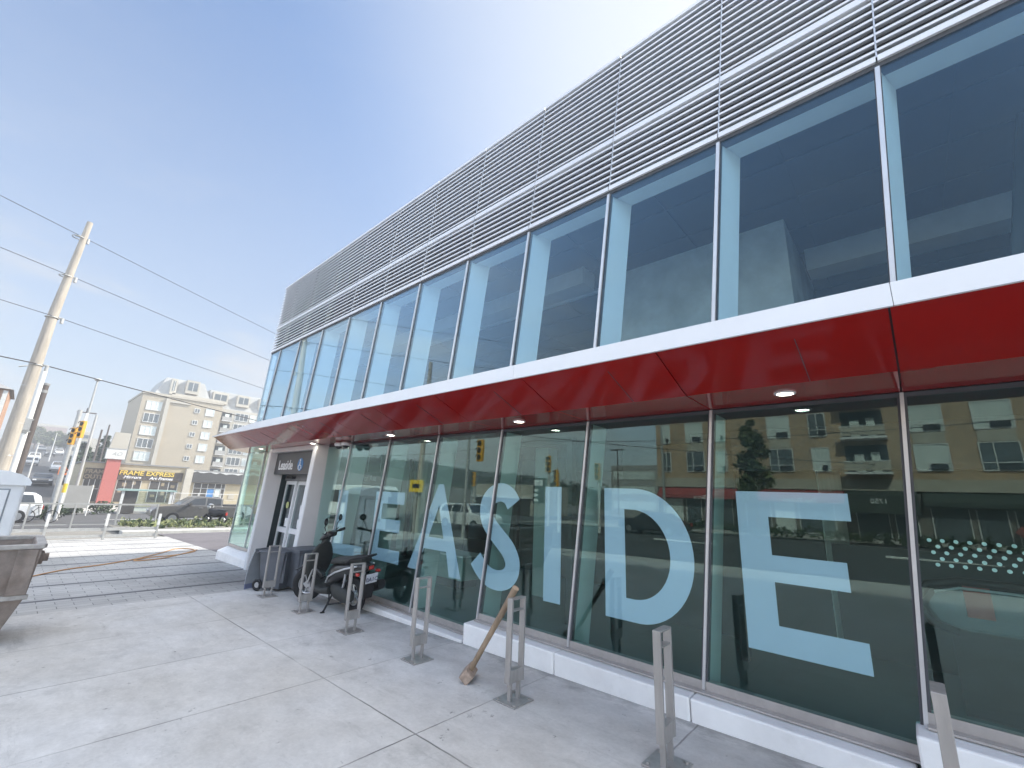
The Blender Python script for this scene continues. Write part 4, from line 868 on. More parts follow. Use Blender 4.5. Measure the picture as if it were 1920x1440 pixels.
mb = B('carsilver'); mb.loft([(.62, .8, 0, .05, .06, 0), (.5, .86, 0, .16, .17, 0), (.38, .88, 0, .12, .12, 0)], 12); mb.build('headlamp_fairing', None, t)
mb = B('redl'); mb.box(-.68, -.62, -.045, .045, .5, .64); mb.build('tail_light', None, t, .01)
# bicycles by the left pole
def bike(loc, rz, label):
    t = thing('bicycle', label, 'bicycle', loc, rz, 'bicycles by the crossing')
    for x in (-.48, .48):
        mb = B('rubber'); mb.ring((x, 0, .31), .29, .018, .018, 'y', 26, 6); w = mb.build('wheel', None, t); mb = B('silver'); mb.cyl((x, -.03, .31), (x, .03, .31), .03, 8)
        for k in range(8): a = k * .785; mb.tube([(x, 0, .31), (x + .28 * math.cos(a), 0, .31 + .28 * math.sin(a))], .003, 4)
        mb.build('spokes', None, w)
    mb = B('cardark'); mb.tube([(-.48, 0, .31), (-.12, 0, .75), (.36, 0, .78), (.0, 0, .28), (-.12, 0, .75)], .016, 6); mb.tube([(-.48, 0, .31), (0, 0, .28)], .014, 6); mb.tube([(.48, 0, .31), (.36, 0, .85)], .016, 6); mb.build('frame', None, t)
    mb = B('black'); mb.loft([(-.26, .84, 0, .06, .02, 0), (-.02, .85, 0, .02, .015, 0)], 8); mb.tube([(-.13, 0, .75), (-.14, 0, .83)], .012, 6); mb.build('saddle', None, t)
    mb = B('black'); mb.tube([(.30, -.25, .92), (.38, 0, .88), (.30, .25, .92)], .012, 6); mb.build('handlebar', None, t)
    return t
bike((-33.2, 1.15, zg(-33, 1)), R(60), 'bicycle standing beside the white car behind the toilet')

# ------------------------------------------------------------------ poles, wires, signals, lamps
UP = (-22.5, -.42)
t = thing('utility_pole', 'tall tapering concrete utility pole at the left with four wires', 'utility pole', (UP[0], UP[1], zg(*UP)))
mb = B('pole'); mb.tube([(0, -.05, -.2), (.0, -.03, 3), (0, .0, 7.5), (0, .17, 11.75)], [.23, .20, .15, .09], 18); mb.build('pole_shaft', None, t)
WZ = (10.56, 8.91, 7.24, 5.42)
for z in WZ:
    mb = B('poleg'); mb.cyl((.0, -.1, z + .49), (.0, .3, z + .49), .03, 8); mb.cyl((.0, .27, z + .3), (0, .27, z + .5), .05, 10); mb.ring((0, 0, 0), .18, .02, .012, 'x', 16, 6); k0 = len(mb.v) - 96
    mb.v = mb.v[:k0] + [(v[2], v[1], v[0] + z + .45) for v in mb.v[k0:]]; mb.build('insulator', None, t)
for z in (2.2, 3.3, 4.6):
    mb = B('silver'); mb.ring((0, 0, 0), .215 - z * .01, .012, .008, 'x', 18, 6); mb.v = [(v[2], v[1] - .02, v[0] + z + .5) for v in mb.v]; mb.build('strap', None, t)
WL = ['topmost overhead wire on the tall concrete pole', 'second overhead wire from the top of the concrete pole', 'third overhead wire from the top of the concrete pole', 'lowest and thickest overhead wire on the concrete pole']
for k, z in enumerate(WZ):
    d = Vector((-.4105, .912, 0)); p0 = Vector((UP[0], UP[1] + .2, z)); pts = []
    for q in range(25): s = q / 24 * 70; pts.append(p0 + d * s + Vector((0, 0, -.9 * (1 - (1 - 2 * s / 70) ** 2))))
    d2 = Vector((.62, -.785, 0)); pre = []
    for q in range(24, 0, -1): s = q / 24 * 60; pre.append(p0 + d2 * s + Vector((0, 0, -1.0 * (1 - (1 - 2 * s / 60) ** 2) + .0 * s)))
    mb = B('wire'); mb.tube(pre + pts, .012 if k < 3 else .02, 5); tag(mb.build('overhead_wire'), WL[k], 'wire', 'overhead wires from the concrete pole')
def mast(name, label, cat, loc, h, r0, r1, mname, n=12, cap=None):
    t = thing(name, label, cat, loc); mb = B(mname); mb.tube([(0, 0, -.2), (0, 0, h * .5), (0, 0, h)], [r0, (r0 + r1) / 2, r1], n); mb.build('shaft', None, t)
    if cap: mb = B(cap); mb.cyl((0, 0, h - .35), (0, 0, h - .22), r1 * 1.12, n); mb.cyl((0, 0, h), (0, 0, h + .1), r1 * 1.15, n); mb.build('collar', None, t)
    return t
t = mast('light_pole', 'white steel pole between the concrete pole and the dark column', 'pole', (-27, -.22, zg(-27, 0)), 6.6, .13, .1, 'polew')
mb = B('poleg'); mb.box(.1, .16, -.16, .16, 3.9, 3.96); mb.box(.1, .16, -.16, .16, 4.4, 4.46); mb.box(.1, .18, -.12, .12, 3.961, 4.399); mb.build('bracket', None, t)
mb = B('poleg'); mb.tube([(0, 0, 6.5), (0, -.5, 6.65), (0, -.75, 6.55)], .03, 6); mb.build('arm', None, t)
mast('dark_column', 'thick dark brown column with a capped top beside the white pole', 'column', (-29, -.06, zg(-29, 0)), 6.25, .15, .13, 'poled', 14, 'roofg')
t = mast('street_lamp', 'slender tall street lamp rising behind the traffic signal', 'street lamp', (-40, 2.2, zg(-40, 2)), 8.85, .09, .05, 'poleg', 10)
mb = B('polew'); mb.loft([(-.34, 8.88, 0, .12, .03, 0), (0, 8.93, 0, .2, .07, 0), (.34, 8.88, 0, .12, .03, 0)], 10); mb.build('lamp_head', None, t)
def signal(name, label, loc, h, heads, face, pole='poleg', arm=None, group='traffic signals at the crossing', yellowband=False):
    """face: angle the lenses look towards"""
    t = thing(name, label, 'traffic signal', loc, face, group)
    mb = B(pole); mb.tube([(0, 0, -.2), (0, 0, h)], [.09, .07], 10)
    if arm: mb.tube([(0, 0, h - .3), (0, arm * .5, h + .25), (0, arm, h + .3)], .04, 8)
    mb.build('pole', None, t)
    if yellowband: mb = B('ystripe'); mb.cyl((0, 0, 1.5), (0, 0, 2.0), .095, 10); mb.build('yellow_band', None, t); mb = B('polew'); mb.cyl((0, 0, 2.01), (0, 0, 2.7), .094, 10); mb.build('white_band', None, t)
    for (y, z) in heads:
        mb = B('amber'); mb.box(.09, .26, y - .17, y + .17, z - .5, z + .5); hd = mb.build('signal_head', None, t, .02)
        for q in range(3):
            zz = z + .32 - .32 * q
            mb = B('signb'); mb.cyl((.26, y, zz), (.267, y, zz), .12, 14); mb.tube([(.26, y + .12 * math.cos(R(a)), zz + .12 * math.sin(R(a))) for a in range(-10, 191, 20)], .012, 5); mb.tube([(.36, y + .12 * math.cos(R(a)), zz + .12 * math.sin(R(a))) for a in range(10, 171, 20)], .02, 5); mb.build('lens_hood', None, hd)
    return t
signal('traffic_signal', 'yellow traffic signal heads on a pole with a yellow band left of the shops', (-36, 1.92, zg(-36, 2)), 6.1, [(.25, 5.1), (-.25, 4.7)], R(-60), 'polew', None, yellowband=True)
mast('second_signal_pole', 'grey pole standing just left of the yellow traffic signal', 'pole', (-36.6, 1.65, zg(-36, 2)), 6.3, .13, .11, 'poleg')
for k, (x, y, h, lab) in enumerate(((-50, 3.3, 7.6, 'slim wooden pole right of the yellow signal, before the dark trees'), (-64, 4.95, 7.7, 'dark wooden pole above the dark trees, second from the signal'), (-74, 6.3, 7.6, 'dark wooden pole above the dark trees, nearest the shop sign'), (-58, 3.1, 8.4, 'wooden pole with a small crossarm left of the yellow signal'))):
    t = mast('wooden_pole', lab, 'utility pole', (x, y, zg(x, y)), h, .12, .08, 'poled' if k else 'poleg', 8); t['group'] = 'wooden poles along the hill road'
    if k == 3: mb = B('poled'); mb.box(-.05, .05, -.7, .7, h - .5, h - .4); mb.build('crossarm', None, t)
t = mast('far_lamp', 'white lamp post half way up the hill road', 'street lamp', (-120, 3.2, zg(-120, 3)), 5.2, .1, .06, 'polew', 8); mb = B('polew'); mb.box(-.3, .3, -.1, .1, 5.2, 5.3); mb.build('lamp_head', None, t)
t = mast('far_lamp', 'pale lamp post at the foot of the hill road beside the dark column', 'street lamp', (-60, .62, zg(-60, .6)), 4.6, .07, .05, 'polew', 8); mb = B('polew'); mb.box(-.2, .2, -.08, .08, 4.6, 4.7); mb.build('lamp_head', None, t)

# ------------------------------------------------------------------ shops across the cross street
XS = -58.; SZ = -1.08
WSH = (XS, 10, SZ)
shop = thing('frame_shop', 'one storey beige shop with a brown sign reading FRAME EXPRESS', 'shop', WSH)
def SP(mb, name, parent=None, bevel=0.): 
    o = mb.build(name, None, parent or shop, bevel, world=WSH if parent is None else None); return o
mb = B('shopw'); mb.box(XS - 12, XS, 3.95, 12.1, SZ - .5, 3.0); SP(mb, 'wall')
mb = B('roofg'); mb.box(XS - 12.1, XS + .12, 3.85, 12.2, 3.0, 3.14); SP(mb, 'roof_edge')
mb = B('shopsign'); mb.box(XS + .0, XS + .14, 6.5, 11.75, 1.56, 2.47); SP(mb, 'sign_band')
mb = B('shopsign'); mb.box(XS + .0, XS + .12, 4.1, 5.6, 1.45, 2.5); SP(mb, 'sign_band')
text('sign_text', 'FRAME EXPRESS', .60, M['yellow'], (XS + .15, 6.55, 2.03), '+x', shop, WSH, .03, width=1.05, bold=.012, shear=.1)
text('sign_text', 'Mirrors', .38, M['whitetext'], (XS + .15, 6.95, 1.68), '+x', shop, WSH, .03, shear=.25, bold=.008, width=1.15)
text('sign_text', 'Art Frames', .38, M['whitetext'], (XS + .15, 9.0, 1.66), '+x', shop, WSH, .03, shear=.25, bold=.008, width=1.1)
text('sign_text', 'FRAME', .52, M['browntext'], (XS + .13, 4.12, 2.02), '+x', shop, WSH, .03, bold=.01)
text('sign_text', 'OUTLET', .52, M['browntext'], (XS + .13, 4.12, 1.53), '+x', shop, WSH, .03, bold=.01)
for y0, y1 in ((6.6, 8.45), (9.15, 11.5), (4.2, 5.4)):
    mb = B('shopd'); mb.box(XS + .0, XS + .03, y0, y1, SZ + .5, 1.5); w = SP(mb, 'shop_window')
    mb = B('wframe')
    for k in range(4): y = y0 + (y1 - y0) * k / 3; mb.box(XS + .031, XS + .05, y - .025, y + .025, SZ + .5, 1.5)
    mb.box(XS + .031, XS + .049, y0 + .03, y1 - .03, .55, .6); SP(mb, 'window_frame', w); w.matrix_parent_inverse = Matrix.Translation(-Vector(WSH))
    mb = B('browntext'); rr_ = random.Random(int(y0 * 10))
    for k in range(6): y = rr_.uniform(y0 + .1, y1 - .5); z = rr_.uniform(-.3, 1.1); mb.box(XS + .0305, XS + .034, y, y + rr_.uniform(.2, .4), z, z + rr_.uniform(.2, .4))
    SP(mb, 'display', w)
t = thing('pillar_sign', 'salmon red pillar with a white sign box on top beside the frame shop', 'sign', (-57.3, 5.9, SZ))
mb = B('redp'); mb.box(-.35, .1, -.52, .52, 0, 4.5); mb.build('pillar', None, t, .01)
mb = B('polew'); mb.box(-.42, .17, -.72, .72, 4.55, 5.5); mb.m(M['poleg']); mb.box(-.46, .21, -.77, .77, 4.5, 4.55); mb.box(-.46, .21, -.77, .77, 5.5, 5.55); mb.build('sign_box', None, t)
mb = B('beige2'); mb.hexa([(-.4, -.62, 5.551), (.15, -.62, 5.551), (.15, .72, 5.551), (-.4, .72, 5.551), (-.4, -.45, 7.1), (.15, -.45, 7.1), (.15, .72, 7.1), (-.4, .72, 7.1)]); mb.build('top_block', None, t)
text('sign_text', 'AO', .5, M['poleg'], (.175, -.32, 4.85), '+x', t, None, .01, shear=.3)
WS2 = (-57, 15, SZ)
shop2 = thing('awning_shop', 'beige shop with a torn black awning right of the frame shop', 'shop', WS2)
def S2(mb, name, parent=None): return mb.build(name, None, parent or shop2, world=WS2 if parent is None else None)
mb = B('shopw'); mb.box(XS - 12, XS + .05, 12.25, 26, SZ - .5, 2.75); S2(mb, 'wall')
mb = B('beige2'); mb.box(XS - .1, XS + .5, 11.9, 12.55, SZ, 2.95); S2(mb, 'pier')
mb = B('roofg'); mb.box(XS - 12.1, XS + .2, 12.56, 26, 2.76, 2.9); S2(mb, 'roof_edge')
mb = B('awn'); y0, y1 = 12.6, 20.
top = [(y0 + (y1 - y0) * k / 24, 2.62 + .10 * math.sin(k * 1.7) * (1 if k % 3 else .2)) for k in range(25)]
mb.prism(top[::1] + [(y1, 1.55), (y0, 1.55)], (XS + .3, XS + .42), 0); S2(mb, 'awning')
mb = B('polew'); mb.box(XS + .05, XS + .28, y0, y1, 2.3, 2.74); S2(mb, 'awning_backing')
mb = B('shopd'); mb.box(XS + .05, XS + .09, 12.9, 15.9, SZ + .3, 1.5); w = S2(mb, 'shop_window'); 
mb = B('wframe')
for y in (12.9, 13.6, 14.2, 14.9, 15.5, 15.87): mb.box(XS + .09, XS + .12, y, y + .05, SZ + .3, 1.5)
mb.box(XS + .09, XS + .119, 12.96, 15.86, .95, 1.0); mb.m(M['wblind']); mb.box(XS + .0905, XS + .1, 15., 15.48, .1, .94); mb.m(M['bluesym']); mb.box(XS + .0905, XS + .1, 14.26, 14.88, -.2, .9); mb.build('window_frame', None, w)
mb = B('stone'); mb.box(XS + .05, XS + .1, 16.4, 17.0, -.1, .5); S2(mb, 'vent')
posts_rail('forecourt_railing', 'thin white railing along the shop forecourt behind the pickup', -54, [10.6, 12.6, 14.6, 16.6, 18.6], 1.15, [(1.08, 1.13, .03), (.5, .53, .02)], 'polew', False)
# bus shelter
t = thing('bus_shelter', 'glass bus shelter with a pale teal roof in front of the frame shop', 'bus shelter', (-46, 7.2, -1.0))
mb = B('teal'); mb.prism([(-1.85, 1.72), (-1.7, 1.86), (1.85, 1.84), (1.9, 1.74)], (-.7, .7), 0); mb.build('roof', None, t, .02)
for y in (-1.5, 1.55):
    mb = B('polew'); mb.box(.5, .6, y - .09, y + .09, 0, 1.72); mb.build('post', None, t)
mb = B('glassC'); mb.box(-.6, -.58, -1.4, 1.5, .15, 1.65); mb.box(-.57, .49, 1.5, 1.52, .15, 1.65); mb.build('glass_wall', None, t)
mb = B('shopd'); mb.box(-.5, .45, -1.38, -.6, .05, 1.7); mb.build('advert_panel', None, t)
mb = B('poleg'); mb.box(-.55, -.15, -.5, 1.3, .4, .45); mb.build('bench', None, t)
t = thing('hoarding', 'grey mesh hoarding panel on posts left of the red pillar', 'hoarding', (-42, 2.9, -.93))
mb = B('conc2'); mb.box(-.03, .03, -.9, .68, .5, 1.98); mb.build('panel', None, t); mb = B('polew'); mb.cyl((0, .7, 0), (0, .7, 2.05), .04, 8); mb.cyl((0, -.92, 0), (0, -.92, 2.05), .04, 8); mb.build('post', None, t)

# ------------------------------------------------------------------ apartment block behind the shops
XA = -85.; WA = (XA, 18, -1.)
apt = thing('apartment_block', 'tall beige apartment block with a grey mansard top behind the shops', 'apartment block', WA)
def AP(mb, name, parent=None): return mb.build(name, None, parent or apt, world=WA if parent is None else None)
mb = B('beige'); mb.box(XA - 14, XA, 10.0, 20.6, -2, 14.4); AP(mb, 'wall')
mb = B('beige2'); mb.box(XA - 15, XA - .8, 20.61, 40, -2, 14.0); AP(mb, 'wall')
mb = B('beige2'); mb.box(XA - .0, XA + .35, 12.9, 13.4, -1, 14.2); mb.box(XA, XA + .2, 13.4, 16.2, 13.6, 13.9); AP(mb, 'pilaster')
mb = B('stone'); mb.box(XA - 14.1, XA + .15, 9.9, 20.7, 14.41, 14.75); AP(mb, 'cornice')
def win(y0, y1, z0, z1, x=XA, blind=False, nsp=2):
    mb = B('wblind' if blind else 'wglass'); mb.box(x + .0, x + .03, y0, y1, z0, z1); w = AP(mb, 'window')
    mb = B('wframe'); mb.box(x, x + .07, y0 - .08, y0, z0 - .08, z1 + .08); mb.box(x, x + .07, y1, y1 + .08, z0 - .08, z1 + .08); mb.box(x, x + .069, y0, y1, z1, z1 + .08); mb.box(x, x + .1, y0, y1, z0 - .1, z0)
    for k in range(1, nsp): y = y0 + (y1 - y0) * k / nsp; mb.box(x + .031, x + .06, y - .04, y + .04, z0, z1)
    mb.build('frame', None, w)
for k in range(5):
    z = 12.1 - k * 1.92
    win(10.75, 12.5, z, z + 1.25, XA, k % 2 == 0, 3)
    win(16.9, 17.5, z + .5, z + 1.05); win(18.45, 19.55, z + .25, z + 1.3, blind=True)
for k in range(6):
    z = 12.3 - k * 1.9
    for c, (ya, yb) in enumerate(((20.9, 22.4), (26.6, 28.4))):
        mb = B('idark'); mb.box(XA - .8, XA - .76, ya, yb, z - .3, z + 1.1); w = AP(mb, 'balcony')
        mb = B('wframe'); mb.box(XA - .759, XA - .1, ya, yb, z - .45, z - .35); mb.m(M['conc2']); mb.box(XA - .16, XA - .1, ya, yb, z - .349, z + .3); mb.m(M['wblind']); mb.box(XA - .759, XA - .7, ya + .5, ya + 1.1, z - .3, z + .85); mb.build('balustrade', None, w)
    win(23.0, 24.9, z, z + 1.2, XA - .8, False, 3); win(25.3, 26.2, z, z + 1.2, XA - .8, True); win(29, 30.6, z, z + 1.2, XA - .8, False, 3)
mb = B('mansard')
mb.hexa([(XA - 13, 11.4, 14.76), (XA - 1.2, 11.4, 14.76), (XA - 1.2, 19, 14.76), (XA - 13, 19, 14.76), (XA - 12, 12.7, 17.9), (XA - 2.4, 12.7, 17.9), (XA - 2.4, 17.9, 17.9), (XA - 12, 17.9, 17.9)])
mb.hexa([(XA - 15, 19.01, 14.01), (XA - 1.9, 19.01, 14.01), (XA - 1.9, 40, 14.01), (XA - 15, 40, 14.01), (XA - 14, 19.01, 17.2), (XA - 2.9, 19.01, 17.2), (XA - 2.9, 39, 17.2), (XA - 14, 39, 17.2)])
AP(mb, 'mansard_roof')
for (ya, yb, z0, z1, bx) in ((13.2, 14.0, 15.1, 17.6, -.9), (15.2, 17.0, 15.6, 17.8, -.9), (19.3, 21.6, 14.9, 16.8, -1.7), (23., 25., 14.9, 16.9, -1.7), (26.6, 28.2, 14.9, 16.9, -1.7), (30., 32., 14.9, 16.9, -1.7)):
    mb = B('beige2'); mb.box(XA + bx - 1.6, XA + bx, ya, yb, z0, z1); w = AP(mb, 'dormer')
    mb = B('wglass'); mb.box(XA + bx + .001, XA + bx + .03, ya + .25, yb - .25, z0 + .5, z1 - .35); mb.m(M['wframe']); mb.box(XA + bx + .031, XA + bx + .05, (ya + yb) / 2 - .04, (ya + yb) / 2 + .04, z0 + .5, z1 - .35); mb.build('window', None, w)
mb = B('beige2'); mb.box(XA - 1.5, XA - .9, 13.6, 20.6, 14.76, 15.3); AP(mb, 'parapet')
# house, far building, trees on the left
WHO = (-46.5, -4.4, zg(-46, -4))
t = thing('brick_house', 'orange brick house with a grey hipped roof behind the concrete pole', 'house', WHO)
mb = B('brickr'); mb.box(-4, 1.5, -4, 2.75, -.5, 8.2); mb.build('wall', None, t)
mb = B('roofg'); mb.hexa([(-4.3, -4.3, 8.2), (1.75, -4.3, 8.2), (1.75, 2.95, 8.2), (-4.3, 2.95, 8.2), (-2, -2.5, 9.0), (-.4, -2.5, 9.0), (-.4, 1.6, 9.0), (-2, 1.6, 9.0)]); mb.build('roof', None, t)
for z in (2, 4.4, 6.4):
    mb = B('wglass'); mb.box(1.5, 1.53, 1.2, 2.2, z, z + 1.2); w = mb.build('window', None, t); mb = B('wframe'); mb.box(1.501, 1.56, 1.1, 1.2, z - .1, z + 1.3); mb.box(1.501, 1.56, 2.2, 2.3, z - .1, z + 1.3); mb.build('frame', None, w)
mb = B('wframe'); mb.box(1.5, 1.6, 2.5, 2.72, -.4, 8.1); mb.build('downpipe', None, t)
WFB = (-222, 4, zg(-222, 4))
t = thing('far_building', 'long flat roofed pinkish building on top of the hill', 'building', WFB)
mb = B('pinkb'); mb.box(-8, 0, -9, 4.2, -1, 6.6); mb.m(M['beige2']); mb.box(-8.1, .1, -9.1, 4.3, 6.6, 7.4); mb.build('wall', None, t)
mb = B('wglass'); mb.box(0, .1, -8, 3.5, 3.4, 4.4); mb.box(0, .1, -8, 3.5, .6, 1.8); mb.build('window_band', None, t)
t = thing('far_building', 'pale stepped building on the hill left of the yellow signal', 'building', (-160, 8.8, zg(-160, 8)))
mb = B('beige2'); mb.box(-5, 0, -1.6, 1.8, -1, 6.2); mb.box(-5, -.5, 1.81, 4, -1, 4.6); mb.build('wall', None, t); mb = B('wglass'); 
for k in range(3): mb.box(0, .08, -1.2, 1.4, 1 + k * 1.7, 1.9 + k * 1.7)
mb.build('window_band', None, t)
ftl = [(-182, 1.2, 6.2, 2.4, 'round street tree at the left end of the hilltop row'), (-176, 3.2, 5.2, 2.0, 'small street tree second in the hilltop row'), (-172, 4.8, 5.6, 2.2, 'street tree third in the hilltop row'), (-166, 6.6, 5.4, 2.0, 'street tree at the right end of the hilltop row'), (-190, -.8, 6.6, 2.4, 'hilltop tree partly hidden by the dark column')]
for k, (x, y, h, r, lab) in enumerate(ftl): tree('street_tree', lab, (x, y, zg(x, y)), h, r, [M['green'], M['green2'], M['green3']], 11 + k, 900, .3, .2, .3, 'street trees on the hill')
for k, (x, y, h, r, lab) in enumerate(((-74, 4.7, 5.1, 1.3, 'dark evergreen tree behind the shops, left of three'), (-76, 5.6, 5.8, 1.4, 'dark evergreen tree behind the shops, middle of three'), (-75, 6.5, 6.1, 1.3, 'dark evergreen tree behind the shops, beside the white sign box'))):
    tree('evergreen_tree', lab, (x, y, zg(x, y)), h, r, [M['green2'], M['green2'], M['green']], 31 + k, 2000, .2, .15, .08, 'evergreens behind the shops')

# ------------------------------------------------------------------ across the road (seen mirrored in the station glass)
YB = -28.; WB = (0, YB, -.3)
bb = thing('brick_apartments', 'brown brick apartment building with shops below, mirrored in the storefront glass', 'apartment building', WB)
def BP(mb, name, parent=None): return mb.build(name, None, parent or bb, world=WB if parent is None else None)
mb = B('brick'); mb.box(-15.8, 18, YB - 14, YB, 2.95, 12.8); BP(mb, 'wall')
mb = B('stone'); mb.box(-15.9, 18.1, YB - 14, YB + .12, 2.9, 3.6); mb.box(-15.9, 18.1, YB - 14.1, YB + .2, 12.8, 13.2); BP(mb, 'stone_band')
mb = B('shopfront'); mb.box(-15.8, 18, YB - 14, YB - .05, -1, 2.9); BP(mb, 'shop_wall')
cols = [(-15.3, -14.6, 0), (-13.2, -11.9, 2), (-10.9, -10.2, 0), (-7.2, -5.85, 1), (-4.65, -3.75, 0), (.55, 2.0, 1), (3.3, 4.8, 1), (6.2, 7.1, 0), (11., 12.4, 1), (14., 15.4, 1)]
for (xa, xb, kd) in cols:
    for f_ in range(3):
        z0 = 4.15 + f_ * 2.35; z1 = z0 + 1.5
        mb = B('wblind' if (f_ + int(xa * 3)) % 3 else 'wglass'); mb.box(xa, xb, YB, YB + .03, z0, z1); w = BP(mb, 'window')
        mb = B('polew'); xmid = xa + (xb - xa) * (.36 if kd else .5)
        mb.box(xa - .06, xa, YB + .001, YB + .08, z0 - .06, z1 + .06); mb.box(xb, xb + .06, YB + .001, YB + .08, z0 - .06, z1 + .06); mb.box(xa, xb, YB + .031, YB + .08, z1, z1 + .06); mb.box(xa, xb, YB + .031, YB + .1, z0 - .07, z0); mb.box(xmid - .03, xmid + .03, YB + .031, YB + .06, z0, z1)
        mb.box(xa, xmid - .031, YB + .031, YB + .06, z0 + .38, z0 + .43); mb.box(xmid + .031, xb, YB + .031, YB + .06, z0 + .38, z0 + .43); mb.build('frame', None, w)
        mb = B('dark'); mb.box(xmid + .08, xb - .12, YB + .031, YB + .2, z0 + .03, z0 + .35); mb.build('air_conditioner', None, w)
        if kd and f_ < 2: mb = B('stone'); mb.box(xa, xb, YB + .0, YB + .05, z1 + .1, z1 + .78); BP(mb, 'spandrel')
for (xa, xb) in ((-2.85, -.7), (8.3, 10.3)):
    for f_ in range(3):
        z0 = 4.0 + f_ * 2.2
        mb = B('idark'); mb.box(xa, xb, YB + .0, YB + .02, z0, z0 + 1.75); w = BP(mb, 'balcony')
        mb = B('polew'); mb.box(xa - .1, xb + .1, YB + .02, YB + 1.1, z0 - .14, z0 - .001); mb.m(M['stone']); mb.box(xa - .05, xb + .05, YB + 1.0, YB + 1.06, z0 + .08, z0 + .62); mb.m(M['polew']); mb.box(xa - .08, xb + .08, YB + .98, YB + 1.08, z0 + .63, z0 + .68); mb.m(M['wblind']); mb.box(xa + .45, xa + .95, YB + .021, YB + .06, z0, z0 + 1.2); mb.box(xb - .85, xb - .4, YB + .021, YB + .06, z0, z0 + 1.3); mb.build('balcony_slab', None, w)
shops_ = [(-15.6, -9.6, 'awnr'), (-9.4, -3.2, 'awnr'), (-3.0, .3, 'awng'), (.5, 9, 'awng'), (9.2, 17.5, 'awn')]
for k, (xa, xb, m_) in enumerate(shops_):
    if k == 2: mb = B(m_); mb.prism([(YB + .0, 2.92), (YB + 1.3, 2.6), (YB + 1.3, 1.55), (YB + 1.25, 1.55), (YB + .0, 1.5)], (xa, xb), 0); BP(mb, 'awning')
    else: mb = B(m_); mb.prism([(YB + .0, 2.85), (YB + .7, 2.3), (YB + .7, 2.05), (YB + .65, 2.05), (YB, 2.0)], (xa, xb), 0); BP(mb, 'awning')
    x = xa + .3; q = 0
    while x < xb - .8:
        wd = (1.5, 1.1, 1.9)[q % 3]; x1 = min(x + wd, xb - .2)
        mb = B('wblind' if (q * 3 + k * 2) % 5 == 0 else 'wglass'); mb.box(x, x1, YB - .05, YB - .02, -.05, 1.95); w = BP(mb, 'shop_window'); mb = B('wframe'); mb.box(x - .06, x, YB - .049, YB + .03, -.3, 1.95); mb.box(x1, x1 + .05, YB - .049, YB + .03, -.3, 1.95); mb.box(x, x1, YB - .019, YB + .02, .0, .06); mb.build('frame', None, w)
        x = x1 + .35; q += 1
text('address_number', '1750', .42, M['whitetext'], (-1.05, YB + 1.31, 2.1), '+y', bb, WB, .02)
text('awning_text', 'The Tickets', .42, M['whitetext'], (-4.6, YB + .71, 2.0), '+y', bb, WB, .02, shear=.2)
text('awning_text', 'Bistro', .42, M['whitetext'], (-11.6, YB + .71, 2.0), '+y', bb, WB, .02, shear=.2)
mb = B('redp'); mb.prism([(4.2, 1.2), (4.5, .85), (4.2, .5), (3.9, .85)], (YB + .06, YB + .09), 1); BP(mb, 'diamond_sign')
tree('street_tree', 'tall narrow street tree in front of the brick apartments, mirrored in the glass', (-7.2, -17.5 - 5, zg(-7, 0)), 7.2, 1.25, [M['green2'], M['green'], M['green3']], 61, 3600, .13, .1, .3, 'street trees before the brick apartments', True)
tree('street_tree', 'street tree at the right end of the brick apartments, mirrored in the glass', (6.6, -22.5, zg(6, 0)), 6.4, 1.2, [M['green2'], M['green']], 62, 1800, .16, .1, .3, 'street trees before the brick apartments', True)
# boulevard hedge strip in front of the brick building
mb = MB()
for k in range(260): leafcloud(mb, [M['green2'], M['green']], (-13 + rg.uniform(0, 26), -22.6 + rg.uniform(-.4, .4), .15 + rg.uniform(0, .25)), (.3, .3, .3), 10, .12, 900 + k)
struct(mb.build('hedge_strip'), 'stuff')
# wooded hill far across the crossing
prof = [(-178, 17.5), (-165, 16.6), (-157, 15.2), (-148, 14.6), (-140, 13.4), (-127, 10.8), (-118, 9.3), (-108, 8.0), (-96, 9.0), (-88, 8.0), (-78, 6.4), (-70, 5.8), (-62, 5.2), (-50, 4.6), (-40, 4.4)]
hb_ = B('green2'); vs = []; 
for (x, z) in [(-290, 22), (-210, 20)] + prof + [(-20, 3.5), (40, 3.)]:
    vs += [(x, -82, -2.), (x, -90, (z - 1.5) * .75), (x, -112, z - 1.8), (x, -170, z - 4)]
n_ = len(vs) // 4
hb_.add(vs, [(i * 4 + j, i * 4 + 4 + j, i * 4 + 5 + j, i * 4 + 1 + j) for i in range(n_ - 1) for j in range(3)]); struct(hb_.build('hill'))
mb = MB(); rh = random.Random(5)
for k in range(330):
    u = rh.random(); j = min(int(u * (len(prof) - 1)), len(prof) - 2); fr_ = u * (len(prof) - 1) - j
    x = prof[j][0] + (prof[j + 1][0] - prof[j][0]) * fr_; zt = prof[j][1] + (prof[j + 1][1] - prof[j][1]) * fr_; v = rh.random() ** .6
    y = -84 - 14 * v; leafcloud(mb, [M['green2'], M['green'], M['green2']], (x, y, .3 + (zt - 1.3) * v), (2.2, 1.6, 1.6), 26, .62, 2000 + k)
struct(mb.build('hillside_wood'), 'stuff')
